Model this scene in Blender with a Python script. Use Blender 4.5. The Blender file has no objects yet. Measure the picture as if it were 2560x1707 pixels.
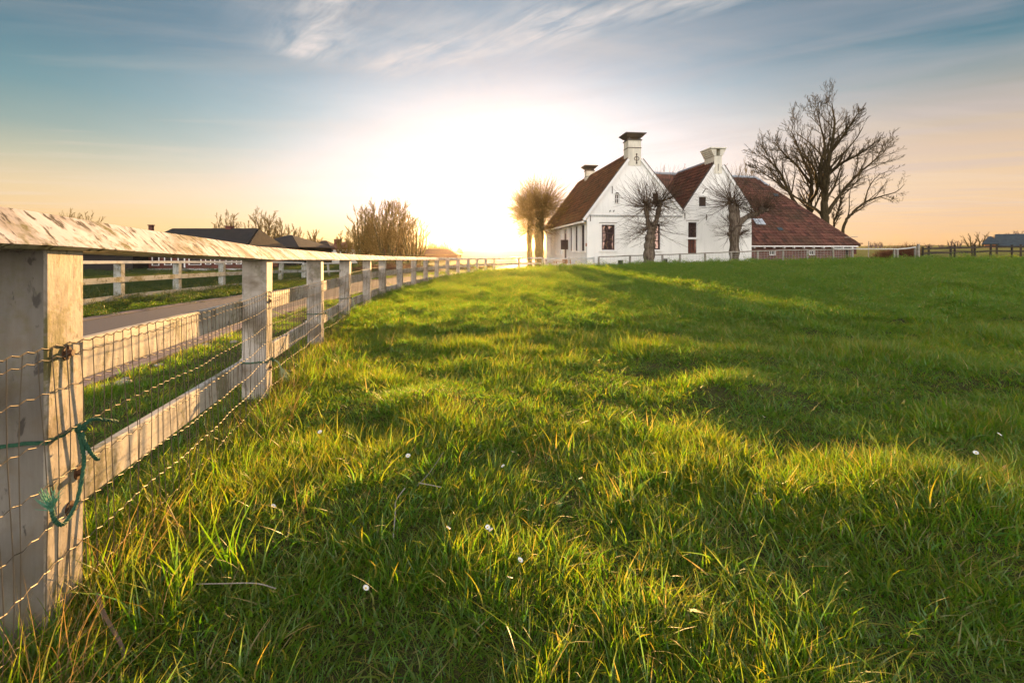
SUN_E = 5.0
GLOW = 4.3
BACK = (2.5, 2.3, 2.18)
HAZE = 0.0001
HAZE_G = .88
GRASS_D = 1.2
EXPO = 2.1
import bpy, math, random
import numpy as np
from mathutils import Vector, Matrix, noise
from mathutils.geometry import tessellate_polygon

random.seed(7)
R = random.Random(11)
S = bpy.context.scene
C = S.collection
rad = math.radians

# ---------------------------------------------------------------- camera
F, HY, EYE = 1209.0, 631.0, 1.1
cam_d = bpy.data.cameras.new('camera')
cam = bpy.data.objects.new('camera', cam_d); C.objects.link(cam)
cam.location = (0, 0, EYE); cam.rotation_euler = (rad(90), 0, 0)
cam_d.lens = 17.0; cam_d.sensor_width = 36
cam_d.shift_y = -(853.5-HY)/2560.0
cam_d.clip_start = 0.05; cam_d.clip_end = 9000
S.camera = cam
S.view_settings.view_transform = 'Standard'
S.view_settings.look = 'None'
S.view_settings.exposure = EXPO
S.view_settings.gamma = 1.0
S.cycles.max_bounces = 5
S.cycles.diffuse_bounces = 2
S.cycles.adaptive_threshold = .012
S.cycles.glossy_bounces = 2
S.cycles.transmission_bounces = 3
S.cycles.transparent_max_bounces = 6
S.cycles.volume_bounces = 0
S.cycles.use_denoising = True
try: S.cycles.denoiser = 'OPENIMAGEDENOISE'
except Exception: pass
S.cycles.sample_clamp_indirect = 6

def P(px, py, d):                 # a point d metres ahead seen at that place in the photograph
    return Vector(((px-1280)/F*d, d, EYE+(HY-py)/F*d))

# ---------------------------------------------------------------- node helpers
class NT:
    def __init__(s, tree):
        s.t = tree; s.n = tree.nodes; s.l = tree.links
    def new(s, typ, **kw):
        nd = s.n.new(typ)
        for k, v in kw.items(): setattr(nd, k, v)
        return nd
    def put(s, sock, v):
        if isinstance(v, bpy.types.NodeSocket): s.l.new(v, sock)
        elif v is not None:
            if hasattr(sock, 'default_value'):
                dv = sock.default_value
                if hasattr(dv, '__len__') and not hasattr(v, '__len__'):
                    v = [v]*len(dv)
                if hasattr(dv, '__len__') and len(dv) == 4 and len(v) == 3: v = (*v, 1)
                sock.default_value = v
    def m(s, op, a, b=None, c=None, clamp=False):
        nd = s.new('ShaderNodeMath', operation=op); nd.use_clamp = clamp
        s.put(nd.inputs[0], a); s.put(nd.inputs[1], b); s.put(nd.inputs[2], c)
        return nd.outputs[0]
    def mix(s, f, a, b, mode='MIX', clamp=False):
        nd = s.new('ShaderNodeMix', data_type='RGBA', blend_type=mode)
        nd.clamp_result = clamp
        s.put(nd.inputs[0], f); s.put(nd.inputs[6], a); s.put(nd.inputs[7], b)
        return nd.outputs[2]
    def noise(s, vec, scale=5, detail=3, rough=.55, dist=0, out=0, dim='3D'):
        nd = s.new('ShaderNodeTexNoise', noise_dimensions=dim)
        if vec is not None: s.put(nd.inputs['Vector'], vec)
        s.put(nd.inputs['Scale'], scale); s.put(nd.inputs['Detail'], detail)
        s.put(nd.inputs['Roughness'], rough); s.put(nd.inputs['Distortion'], dist)
        return nd.outputs[out]
    def ramp(s, f, stops, interp='LINEAR'):
        nd = s.new('ShaderNodeValToRGB'); cr = nd.color_ramp; cr.interpolation = interp
        while len(cr.elements) > 1: cr.elements.remove(cr.elements[-1])
        for i, (p, c) in enumerate(stops):
            e = cr.elements[0] if i == 0 else cr.elements.new(p)
            e.position = p
            if not hasattr(c, '__len__'): c = (c, c, c)
            e.color = (*c, 1)
        s.put(nd.inputs[0], f)
        return nd.outputs[0]
    def mapping(s, vec, loc=(0,0,0), rot=(0,0,0), scale=(1,1,1)):
        nd = s.new('ShaderNodeMapping')
        s.put(nd.inputs[0], vec); s.put(nd.inputs[1], loc); s.put(nd.inputs[2], rot); s.put(nd.inputs[3], scale)
        return nd.outputs[0]
    def coord(s, name='Object'):
        return s.new('ShaderNodeTexCoord').outputs[name]
    def sep(s, v):
        nd = s.new('ShaderNodeSeparateXYZ'); s.put(nd.inputs[0], v); return nd.outputs
    def comb(s, x, y, z):
        nd = s.new('ShaderNodeCombineXYZ')
        s.put(nd.inputs[0], x); s.put(nd.inputs[1], y); s.put(nd.inputs[2], z); return nd.outputs[0]
    def bump(s, h, strength=.3, dist=.02):
        nd = s.new('ShaderNodeBump')
        s.put(nd.inputs['Strength'], strength); s.put(nd.inputs['Distance'], dist); s.put(nd.inputs['Height'], h)
        return nd.outputs[0]

def mat(name, base=None, rough=.7, metallic=0, spec=.3):
    m = bpy.data.materials.new(name); m.use_nodes = True
    nt = NT(m.node_tree); b = m.node_tree.nodes['Principled BSDF']
    if base is not None: b.inputs['Base Color'].default_value = (*base, 1)
    b.inputs['Roughness'].default_value = rough; b.inputs['Metallic'].default_value = metallic
    b.inputs['Specular IOR Level'].default_value = spec
    return m, nt, b

# ---------------------------------------------------------------- mesh builder
class MB:
    def __init__(s): s.v = []; s.f = []; s.uv = {}
    def quad(s, *pts, uv=None):
        i = len(s.v); s.v += [tuple(p) for p in pts]
        s.f.append(tuple(range(i, i+len(pts))))
        if uv: s.uv[len(s.f)-1] = uv
    def box(s, c, h, M=None, bev=0):
        c = Vector(c); i = len(s.v)
        if bev <= 0:
            for sx, sy, sz in ((-1,-1,-1),(1,-1,-1),(1,1,-1),(-1,1,-1),(-1,-1,1),(1,-1,1),(1,1,1),(-1,1,1)):
                p = Vector((sx*h[0], sy*h[1], sz*h[2]))
                if M: p = M @ p
                s.v.append(tuple(c+p))
            for q in ((0,3,2,1),(4,5,6,7),(0,1,5,4),(1,2,6,5),(2,3,7,6),(3,0,4,7)):
                s.f.append(tuple(i+k for k in q))
            return
        ids = {}                                     # bevelled box: 3 vertices per corner
        for sx in (-1,1):
            for sy in (-1,1):
                for sz in (-1,1):
                    for a in range(3):
                        p = [sx*(h[0]-bev), sy*(h[1]-bev), sz*(h[2]-bev)]
                        p[a] = (sx, sy, sz)[a]*h[a]
                        p = Vector(p)
                        if M: p = M @ p
                        ids[(sx,sy,sz,a)] = len(s.v); s.v.append(tuple(c+p))
        g = ids
        def fc(*k): s.f.append(tuple(g[x] for x in k))
        for q in (-1, 1):
            o = (-1,-1),(1,-1),(1,1),(-1,1)
            a = [(q,y,z,0) for y,z in o]; fc(*(a if q > 0 else a[::-1]))
            a = [(x,q,z,1) for x,z in o]; fc(*(a[::-1] if q > 0 else a))
            a = [(x,y,q,2) for x,y in o]; fc(*(a if q > 0 else a[::-1]))
        for y in (-1,1):
            for z in (-1,1):
                fc((-1,y,z,1),(1,y,z,1),(1,y,z,2),(-1,y,z,2))
        for x in (-1,1):
            for z in (-1,1):
                fc((x,-1,z,0),(x,1,z,0),(x,1,z,2),(x,-1,z,2))
        for x in (-1,1):
            for y in (-1,1):
                fc((x,y,-1,0),(x,y,1,0),(x,y,1,1),(x,y,-1,1))
                for z in (-1,1): fc((x,y,z,0),(x,y,z,1),(x,y,z,2))
    def beam(s, a, b, w, t, up=(0,0,1), bev=0):     # beam a->b, w along side, t along up
        a, b = Vector(a), Vector(b); d = b-a; L = d.length
        if L < 1e-6: return
        d.normalize(); u = Vector(up); sd = d.cross(u)
        if sd.length < 1e-4: sd = d.cross(Vector((1,0,0)))
        sd.normalize(); u = sd.cross(d)
        M = Matrix((d, sd, u)).transposed()
        s.box((a+b)/2, (L/2, w/2, t/2), M, bev)
    def tube(s, pts, rads, n=6, cap=True):
        pts = [Vector(p) for p in pts]
        if len(pts) < 2: return
        if not hasattr(rads, '__len__'): rads = [rads]*len(pts)
        d = (pts[1]-pts[0]).normalized()
        a = Vector((0,0,1)) if abs(d.z) < .9 else Vector((1,0,0))
        x = d.cross(a).normalized()
        base = len(s.v)
        for i, p in enumerate(pts):
            if i == 0: t = pts[1]-pts[0]
            elif i == len(pts)-1: t = pts[-1]-pts[-2]
            else: t = pts[i+1]-pts[i-1]
            if t.length < 1e-9: t = d.copy()
            t.normalize()
            x = x - t*x.dot(t)
            if x.length < 1e-5: x = t.orthogonal()
            x.normalize(); y = t.cross(x); r = rads[i]
            for k in range(n):
                an = 2*math.pi*k/n
                s.v.append(tuple(p + x*(r*math.cos(an)) + y*(r*math.sin(an))))
        for i in range(len(pts)-1):
            for k in range(n):
                q = base+i*n+k; w = base+i*n+(k+1) % n
                s.f.append((q, w, w+n, q+n))
        if cap:
            s.f.append(tuple(base+k for k in range(n))[::-1])
            s.f.append(tuple(base+(len(pts)-1)*n+k for k in range(n)))
    def lathe(s, prof, n=12, c=(0,0,0)):
        base = len(s.v)
        for r, z in prof:
            for k in range(n):
                a = 2*math.pi*k/n; s.v.append((c[0]+r*math.cos(a), c[1]+r*math.sin(a), c[2]+z))
        for i in range(len(prof)-1):
            for k in range(n):
                q = base+i*n+k; w = base+i*n+(k+1) % n
                s.f.append((q, w, w+n, q+n))
        s.f.append(tuple(base+k for k in range(n))[::-1]); s.f.append(tuple(base+(len(prof)-1)*n+k for k in range(n)))
    def build(s, name, m, parent=None, smooth=False):
        me = bpy.data.meshes.new(name)
        me.from_pydata(s.v, [], s.f)
        if s.uv:
            uvl = me.uv_layers.new(name='UVMap')
            li = 0
            for i, f in enumerate(s.f):
                u = s.uv.get(i)
                for k in range(len(f)):
                    if u: uvl.data[li+k].uv = u[k]
                li += len(f)
        if m: me.materials.append(m)
        if smooth: me.polygons.foreach_set('use_smooth', [True]*len(me.polygons))
        me.update()
        o = bpy.data.objects.new(name, me); C.objects.link(o)
        if parent: o.parent = parent
        return o

def tag(o, label=None, cat=None, group=None, kind=None):
    if label: o['label'] = label
    if cat: o['category'] = cat
    if group: o['group'] = group
    if kind: o['kind'] = kind
    return o
def empty(name, label, cat, loc=(0,0,0), rz=0, group=None):
    o = bpy.data.objects.new(name, None); C.objects.link(o)
    o.empty_display_size = .2
    o.location = loc; o.rotation_euler = (0,0,rz)
    return tag(o, label, cat, group)
def kids(o): return [c for c in bpy.data.objects if c.parent == o]
def copy_tree(o, loc, rz=0, scale=1, label=None, group=None):
    c = o.copy(); C.objects.link(c)
    c.location = loc; c.rotation_euler = (0,0,rz)
    c.scale = (scale,)*3 if not hasattr(scale, '__len__') else scale
    if label: c['label'] = label
    if group: c['group'] = group
    for ch in kids(o):
        d = ch.copy(); C.objects.link(d); d.parent = c
        for g in kids(ch):
            e = g.copy(); C.objects.link(e); e.parent = d
    return c

# ---------------------------------------------------------------- terrain height
FENCE = [(115,1.36),(665,3.7),(805,6.05),(872,8.4),(926,10.75),(963,13.1),(1007,15.45),(1039,17.8),(1068,20.15),
         (1094,22.5),(1122,24.85),(1148,27.2),(1174,29.5),(1195,31.8),(1216,34.0),(1235,36.0),(1297,38.3),(1355,38.8)]
FZ = [1.11,1.04,1.005,.965,.93,.895,.86,.825,.79,.755,.72,.685,.65,.62,.60,.58,.59,.6]    # underside of the cap
FP = [Vector(((px-1280)/F*d, d, 0)) for px, d in FENCE]
_ctl = [(0,0,0),(2,0,.02),(-.6,0,.03),(-1.0,-3,.05),(3,-3,.05),(8,0,.1),(20,0,.3),(40,5,.6),(0,3,-.02),(3,4,.03),(6,6,.1),(0,8,-.06),(5,10,.1),
        (12,10,.3),(22,12,.6),(40,20,.9),(0,16,-.03),(6,17,.18),(12,18,.28),(20,19,.42),(30,19,.5),(-1,24,.02),(1.5,28,-.1),(5.1,28,.02),(9.7,28,.19),
        (14.4,28,.34),(19,28,.42),(24,28,.45),(30,29,.47),(40,32,.52),(2.2,34,-.25),(5.6,35,-.1),(12,36,-.1),(20,37,.0),(30,38,.2),(45,45,.6),
        (5,50,-.4),(15,50,-.1),(30,60,.7),(50,75,1.3),(70,110,2.0),(110,110,2.05),(120,200,2.8),(200,200,2.6),(220,350,4.4),(300,350,4.4),(140,350,4.0),
        (40,140,-.1),(0,60,-.55),(0,100,-.6),(-30,100,-.65),(-5,48,-.5),(-10,30,-.4),(-8,20,-.3),(-7,10,-.15),(-5,5,-.1),(-4,0,-.05),(-5,-6,0),(-10.3,12,-.19),
        (-10.6,20,-.3),(-11,28,-.42),(-20,15,-.3),(-20,30,-.5),(-35,48,-.72),(-25,48,-.7),(-50,48,-.7),(-14,45,-.6),(-60,100,-.6),(-30,0,-.2),(-90,60,-.7)]
for p, z in zip(FP, FZ): _ctl.append((p.x-.1, p.y, z-1.08))
_ctl = np.array(_ctl, float)
def _tps(pts, vals, sm):
    n = len(pts); d = np.linalg.norm(pts[:,None]-pts[None], axis=2)
    K = np.where(d > 1e-9, d, 0)           # linear kernel: tame outside the points
    A = np.zeros((n+1, n+1)); A[:n,:n] = K + np.eye(n)*sm; A[:n,n] = 1; A[n,:n] = 1
    return np.linalg.solve(A, np.append(vals, 0))
_w = _tps(_ctl[:,:2], _ctl[:,2], -.4)
def base_h(xy):
    xy = np.asarray(xy, float).reshape(-1,2); out = np.zeros(len(xy))
    for i in range(0, len(xy), 20000):
        c = xy[i:i+20000]
        d = np.sqrt(((c[:,None]-_ctl[None,:,:2])**2).sum(2)+.8**2)
        out[i:i+20000] = d @ _w[:-1] + _w[-1]
    r = np.hypot(xy[:,0], xy[:,1])
    far = np.clip((r-380)/300, 0, 1); far = far*far*(3-2*far)
    right = np.clip((xy[:,0]/np.maximum(r,1)-.35)/.15, 0, 1)*np.where(xy[:,1] > 0, 1, 0)
    tgt = -.6 + 1.5*far + right*(5.0 + .004*r)
    return out*(1-far) + tgt*far

# road centre line
ROAD = [(-4.4,-8),(-4.7,-3),(-5.3,3),(-6.1,8),(-6.6,13),(-6.75,18),(-6.35,23),(-5.5,28),(-4.2,33),(-2.6,38.5),(-1.0,44),(.3,50),(1.6,60),(2.5,75),(2.5,100),(1,150)]
def smooth_line(pts, step=.5):
    out = []; n = len(pts)
    for i in range(n-1):
        p0 = Vector(pts[max(i-1,0)]); p1 = Vector(pts[i]); p2 = Vector(pts[i+1]); p3 = Vector(pts[min(i+2,n-1)])
        k = max(1, int((p2-p1).length/step))
        for j in range(k):
            t = j/k
            out.append(.5*((2*p1)+(p2-p0)*t+(2*p0-5*p1+4*p2-p3)*t*t+(3*p1-p0-3*p2+p3)*t**3))
    out.append(Vector(pts[-1])); return out
road_c = smooth_line(ROAD, .6)
_rc = np.array([(p.x, p.y) for p in road_c])
def road_dist(xy):
    xy = np.asarray(xy, float).reshape(-1,2); out = np.empty(len(xy))
    for i in range(0, len(xy), 8000):
        c = xy[i:i+8000]; out[i:i+8000] = np.sqrt(((c[:,None]-_rc[None])**2).sum(2)).min(1)
    return out
_fx = np.array([p.x for p in FP]); _fy = np.array([p.y for p in FP])
def fence_x(y): return np.interp(y, np.concatenate(([-4],_fy[:16])), np.concatenate(([-.02],_fx[:16])))
def bumps(x, y):
    """hummocky pasture: broad swells across the field and small tussock mounds"""
    a = noise.noise((x*.55+3, y*.8, 1.7))*.028 + noise.noise((x*1.5, y*2.2+9, 4.1))*.04 + noise.noise((x*3.1, y*4.3+2, 6.1))*.026
    a += max(0, noise.noise((x*.9+20, y*1.3+5, 8.2))-.18)*.26
    return a
def ground(x, y, fine=True):
    z = float(base_h([(x, y)])[0])
    return z
def heights(xy):
    xy = np.asarray(xy, float).reshape(-1,2)
    z = base_h(xy); rd = road_dist(xy)
    r = np.hypot(xy[:,0], xy[:,1])
    amp = np.clip((rd-1.9)/1.2, 0, 1)*np.clip((110-r)/40, 0, 1)
    fd = xy[:,0]-fence_x(xy[:,1])
    amp *= np.where((fd < .8) & (xy[:,1] < 38), np.clip(np.abs(fd)/.8, .3, 1), 1)
    amp *= np.where(fd < -.1, .45, 1.0)
    b = np.array([bumps(x, y) if a > 0 else 0 for (x, y), a in zip(xy, amp)])
    # the road bed is a little sunk so that the road sheets lie clear of the ground
    bed = np.clip((2.05-rd)/.5, 0, 1)
    return z + b*amp - .03*bed
# ---------------------------------------------------------------- materials
def painted(name, base=(.62,.58,.52), grime=.6, algae=.5, speck=.5, grain='z', scale=1.0):
    m, nt, b = mat(name, rough=.75)
    co = nt.coord('Object')
    rnd = nt.new('ShaderNodeObjectInfo').outputs['Random']
    co = nt.mapping(co, loc=nt.comb(nt.m('MULTIPLY', rnd, 13.), nt.m('MULTIPLY', rnd, 7.), nt.m('MULTIPLY', rnd, 5.)))
    st = {'z': (9,9,.9), 'x': (.9,9,9), 'c': (9,1.7,1.7)}[grain]
    if grain == 'c': co = nt.mapping(co, rot=(0,0,rad(28)))
    stv = nt.mapping(co, scale=st)
    n1 = nt.noise(stv, 3.0*scale, 5, .65)
    n2 = nt.noise(co, 3.5*scale, 5, .6, .6)
    n3 = nt.noise(nt.mapping(co, scale={'z':(3,3,1.3),'x':(1.3,3,3),'c':(5,1.6,1.6)}[grain]), 6.5*scale, 4, .62, .3)
    n4 = nt.noise(co, 30*scale, 3, .7)
    col = nt.mix(nt.ramp(n1, [(.35,0),(.7,1)]), base, tuple(c*.72 for c in base))
    col = nt.mix(nt.m('MULTIPLY', nt.ramp(n2, [(.5,0),(.68,1)]), grime), col, (.15,.115,.07))
    col = nt.mix(nt.m('MULTIPLY', nt.ramp(nt.m('MULTIPLY', nt.noise(co, 2.1*scale, 4, .65, .8), nt.m('ADD', n4, .5)), [(.52,0),(.66,1)]), algae), col, (.12,.115,.03))
    col = nt.mix(nt.m('MULTIPLY', nt.ramp(n3, [(.54,0),(.61,1)] if grain == 'c' else [(.60,0),(.66,1)]), speck), col, (.05,.045,.04))
    nt.put(b.inputs['Base Color'], col)
    nt.put(b.inputs['Normal'], nt.bump(nt.m('ADD', n1, n4), .35, .004))
    return m
M_rust = painted("rusty_iron", (.13,.06,.03), .3, .2, .4)
M_post = painted('weathered_white_post_paint', (.52,.48,.43), .75, .4, .45)
M_post_dark = painted('shaded_grimy_post_face', (.20,.185,.16), .9, .3, .8, scale=1.2)  # shade of the face turned from the sun put into the colour, with mottled dirt
M_post_dirty = painted('dirty_near_post_paint', (.46,.41,.35), 1.0, .8, .6, scale=1.4)
M_cap = painted('mossy_white_cap_paint', (.70,.655,.63), 1.0, 1.0, 1.0, 'c')
M_rail = painted('weathered_white_rail_paint', (.56,.52,.47), .8, .7, .6, 'x')
M_far_rail = painted('far_fence_paint', (.42,.42,.37), .75, .9, .6, 'x')
M_far_post = painted('far_fence_post_paint', (.42,.43,.39), .6, .7, .5)
M_white_rail = painted('clean_white_paint', (.66,.66,.63), .25, .15, .3, 'x')
M_grey_wood = painted('grey_weathered_wood', (.33,.30,.26), .6, .4, .5, 'x')
M_dark_wood = painted('dark_stained_wood', (.035,.028,.022), .3, .2, .3, 'x')

def wall_paint(name, base=(.86,.85,.81), stain=.25):
    m, nt, b = mat(name, rough=.85, spec=.2)
    co = nt.coord('Object')
    n = nt.noise(nt.mapping(co, scale=(1.6,1.6,.35)), 1.8, 6, .6, .4)
    n2 = nt.noise(co, 1.1, 5, .6)
    col = nt.mix(nt.m('MULTIPLY', nt.ramp(n, [(.48,0),(.72,1)]), stain), base, tuple(c*.6 for c in base))
    col = nt.mix(nt.m('MULTIPLY', nt.ramp(n2, [(.5,0),(.7,1)]), stain*.6), col, (base[0]*.75, base[1]*.78, base[2]*.72))
    bt = nt.new('ShaderNodeTexBrick')
    nt.put(bt.inputs['Vector'], nt.mapping(co, rot=(rad(90),0,0)))
    for k, v in (('Scale',1.),('Brick Width',.24),('Row Height',.075),('Mortar Size',.008)): bt.inputs[k].default_value = v
    nt.put(b.inputs['Base Color'], col)
    nt.put(b.inputs['Normal'], nt.bump(nt.m('ADD', bt.outputs['Fac'], nt.noise(co, 25, 3)), .25, .01))
    return m
M_wall = wall_paint('whitewashed_brick')
M_chim = wall_paint('chimney_render', (.70,.66,.55), .7)
M_trim = mat('white_trim', (.82,.81,.78), .5)[0]
M_plinth = wall_paint('pale_plinth', (.5,.5,.48), .4)

def brick(name, c1, c2, mortar=(.25,.23,.2), w=.22, h=.065):
    m, nt, b = mat(name, rough=.85, spec=.2)
    co = nt.coord('Object'); s = nt.sep(co)
    v = nt.comb(nt.m('ADD', s[0], s[1]), s[2], 0)
    bt = nt.new('ShaderNodeTexBrick'); nt.put(bt.inputs['Vector'], v)
    for k, q in (('Scale',1.),('Brick Width',w),('Row Height',h),('Mortar Size',.008),('Bias',.1)): bt.inputs[k].default_value = q
    bt.inputs['Color1'].default_value = (*c1,1); bt.inputs['Color2'].default_value = (*c2,1); bt.inputs['Mortar'].default_value = (*mortar,1)
    col = nt.mix(nt.ramp(nt.noise(co, 1.5, 5, .6), [(.4,0),(.75,.6)]), bt.outputs['Color'], (.06,.045,.035))
    nt.put(b.inputs['Base Color'], col)
    nt.put(b.inputs['Normal'], nt.bump(nt.m('MULTIPLY', bt.outputs['Fac'], -1), .5, .01))
    return m
M_brick = brick('red_brick', (.21,.055,.035), (.12,.04,.03))
M_dkbrick = brick('dark_red_brick', (.16,.035,.025), (.11,.03,.022), (.1,.08,.07))
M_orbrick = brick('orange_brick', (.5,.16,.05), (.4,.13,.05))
M_cobble = brick('brick_paving', (.24,.17,.16), (.17,.12,.12), (.09,.08,.07), .2, .1)

def tiles(name, cols, moss=(.07,.075,.03), mossf=.5, w=.26, h=.30, rough=.7):
    """pantiles: UV is metres along the eave and up the slope"""
    m, nt, b = mat(name, rough=rough, spec=.35)
    uv = nt.coord('UV'); s = nt.sep(uv)
    cell = nt.comb(nt.m('FLOOR', nt.m('DIVIDE', s[0], w)), nt.m('FLOOR', nt.m('DIVIDE', s[1], h)), 0)
    wn = nt.new('ShaderNodeTexWhiteNoise', noise_dimensions='2D'); nt.put(wn.inputs['Vector'], cell)
    k = nt.m('ADD', nt.m('MULTIPLY', wn.outputs['Value'], .55), nt.m('MULTIPLY', nt.noise(nt.comb(s[0], s[1], 0), .8, 4, .6), .45))
    col = nt.ramp(k, [(.1,cols[0]),(.4,cols[1]),(.62,cols[2]),(.9,cols[3])])
    mn = nt.m('MULTIPLY', nt.ramp(nt.noise(nt.comb(s[0], s[1], 3.), .55, 6, .65, .5), [(.42,0),(.7,1)]), mossf)
    col = nt.mix(mn, col, moss)
    u = nt.m('FRACT', nt.m('DIVIDE', s[0], w)); v = nt.m('FRACT', nt.m('DIVIDE', s[1], h))
    wave = nt.m('SINE', nt.m('MULTIPLY', u, 6.2832))
    hgt = nt.m('ADD', nt.m('MULTIPLY', wave, .5), nt.m('MULTIPLY', nt.m('SUBTRACT', 1., v), .7))
    nt.put(b.inputs['Base Color'], col)
    nt.put(b.inputs['Normal'], nt.bump(hgt, .25, .02))
    return m
M_tile_main = tiles('brown_mossy_pantiles', [(.035,.013,.007),(.10,.036,.012),(.17,.062,.02),(.055,.03,.012)], (.055,.045,.012), .6, .34, .36)
M_tile_red = tiles('red_pantiles', [(.042,.018,.014),(.105,.040,.028),(.18,.072,.048),(.07,.030,.022)], (.04,.04,.018), .6, .36, .38)
M_tile_dark = tiles('dark_tiles', [(.012,.011,.011),(.02,.018,.017),(.03,.026,.024),(.016,.014,.013)], (.02,.02,.012), .3)
M_tile_blue = tiles('slate_blue_roof', [(.03,.045,.055),(.045,.06,.075),(.06,.08,.09),(.035,.05,.06)], (.04,.05,.04), .3, .4, .5)
M_tile_brown = tiles('brown_tiles', [(.09,.03,.02),(.13,.045,.03),(.17,.06,.04),(.08,.03,.02)], (.06,.05,.03), .4)
M_ridge = mat('grey_ridge_tiles', (.30,.33,.37), .6)[0]
M_lead = mat('dark_cap', (.09,.075,.06), .6)[0]
M_iron = mat('wrought_iron', (.05,.03,.02), .6)[0]
M_sash = mat('brown_sash', (.055,.03,.028), .45)[0]
M_brown_door = mat('brown_door', (.20,.065,.035), .5)[0]
M_black = mat('black_hatch', (.035,.022,.02), .7)[0]
def glass(name, tint=(.075,.045,.04), refl=.5):
    m, nt, b = mat(name, tint, .6)
    out = m.node_tree.nodes['Material Output']
    g = nt.new('ShaderNodeBsdfGlossy'); g.inputs['Roughness'].default_value = .03
    g.inputs['Color'].default_value = (.46,.33,.29,1)
    co = nt.coord('Object')
    nt.put(g.inputs['Normal'], nt.bump(nt.noise(co, 3., 2), .03, .02))
    fr = nt.new('ShaderNodeMixShader'); fr.inputs[0].default_value = refl
    nt.l.new(b.outputs[0], fr.inputs[1]); nt.l.new(g.outputs[0], fr.inputs[2]); nt.l.new(fr.outputs[0], out.inputs[0])
    return m
M_glass = glass('window_glass')
M_glass_red = glass('curtained_glass', (.16,.055,.035), .3)
M_glass_dk = glass('dark_window_glass', (.02,.017,.015), .1)

def bark(name, a, b_):
    m, nt, b = mat(name, rough=.9, spec=.15)
    co = nt.coord('Object')
    n = nt.noise(nt.mapping(co, scale=(5,5,.8)), 2.2, 5, .65, .5)
    nt.put(b.inputs['Base Color'], nt.mix(nt.ramp(n, [(.35,0),(.65,1)]), a, b_))
    nt.put(b.inputs['Normal'], nt.bump(n, .8, .05))
    return m
M_bark = bark('grey_brown_bark', (.05,.035,.025), (.20,.16,.12))
M_twig = bark('brown_twigs', (.07,.045,.03), (.12,.08,.05))
M_olive = bark('olive_lichen_bark', (.07,.055,.02), (.14,.115,.04))
M_gold = bark('golden_willow_twigs', (.22,.13,.02), (.34,.22,.04))
M_red_twig = bark('red_brown_twigs', (.10,.04,.025), (.16,.07,.04))
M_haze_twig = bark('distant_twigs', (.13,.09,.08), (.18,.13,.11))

# asphalt
M_asphalt, nt, b = mat('asphalt', rough=.75, spec=.35)
co = nt.coord('Object')
nt.put(b.inputs['Base Color'], nt.mix(nt.noise(co, 60, 4, .7), (.055,.052,.06), (.11,.10,.11)))
nt.put(b.inputs['Normal'], nt.bump(nt.noise(co, 180, 3, .7), .5, .004))
# kerb bricks: UV metres along / across
M_kerb, nt, b = mat('brick_edging', rough=.8, spec=.3)
bt = nt.new('ShaderNodeTexBrick'); nt.put(bt.inputs['Vector'], nt.coord('UV'))
for k, q in (('Scale',1.),('Brick Width',.21),('Row Height',.11),('Mortar Size',.009)): bt.inputs[k].default_value = q
bt.inputs['Color1'].default_value = (.27,.19,.185,1); bt.inputs['Color2'].default_value = (.19,.135,.14,1); bt.inputs['Mortar'].default_value = (.10,.09,.08,1)
nt.put(b.inputs['Base Color'], nt.mix(nt.ramp(nt.noise(nt.coord('Object'), 3, 5, .6), [(.45,0),(.7,.6)]), bt.outputs['Color'], (.13,.11,.08)))
nt.put(b.inputs['Normal'], nt.bump(nt.m('MULTIPLY', bt.outputs['Fac'], -1), .5, .01))
# soil / turf under the grass
M_ground, nt, b = mat('turf_soil', rough=.95, spec=.1)
co = nt.coord('Object')
far = nt.noise(co, .05, 5, .6)
c1 = nt.mix(nt.noise(co, 4, 6, .65), (.035,.045,.012), (.085,.075,.03))
c2 = nt.mix(nt.ramp(far, [(.35,0),(.65,1)]), (.07,.10,.018), (.12,.13,.03))
ln = nt.new('ShaderNodeVectorMath', operation='LENGTH'); nt.put(ln.inputs[0], co)
nt.put(b.inputs['Base Color'], nt.mix(nt.ramp(nt.m('DIVIDE', ln.outputs['Value'], 120.), [(.3,0),(.6,1)]), c1, c2))
nt.put(b.inputs['Normal'], nt.bump(nt.noise(co, 9, 5, .7), .6, .05))

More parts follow.
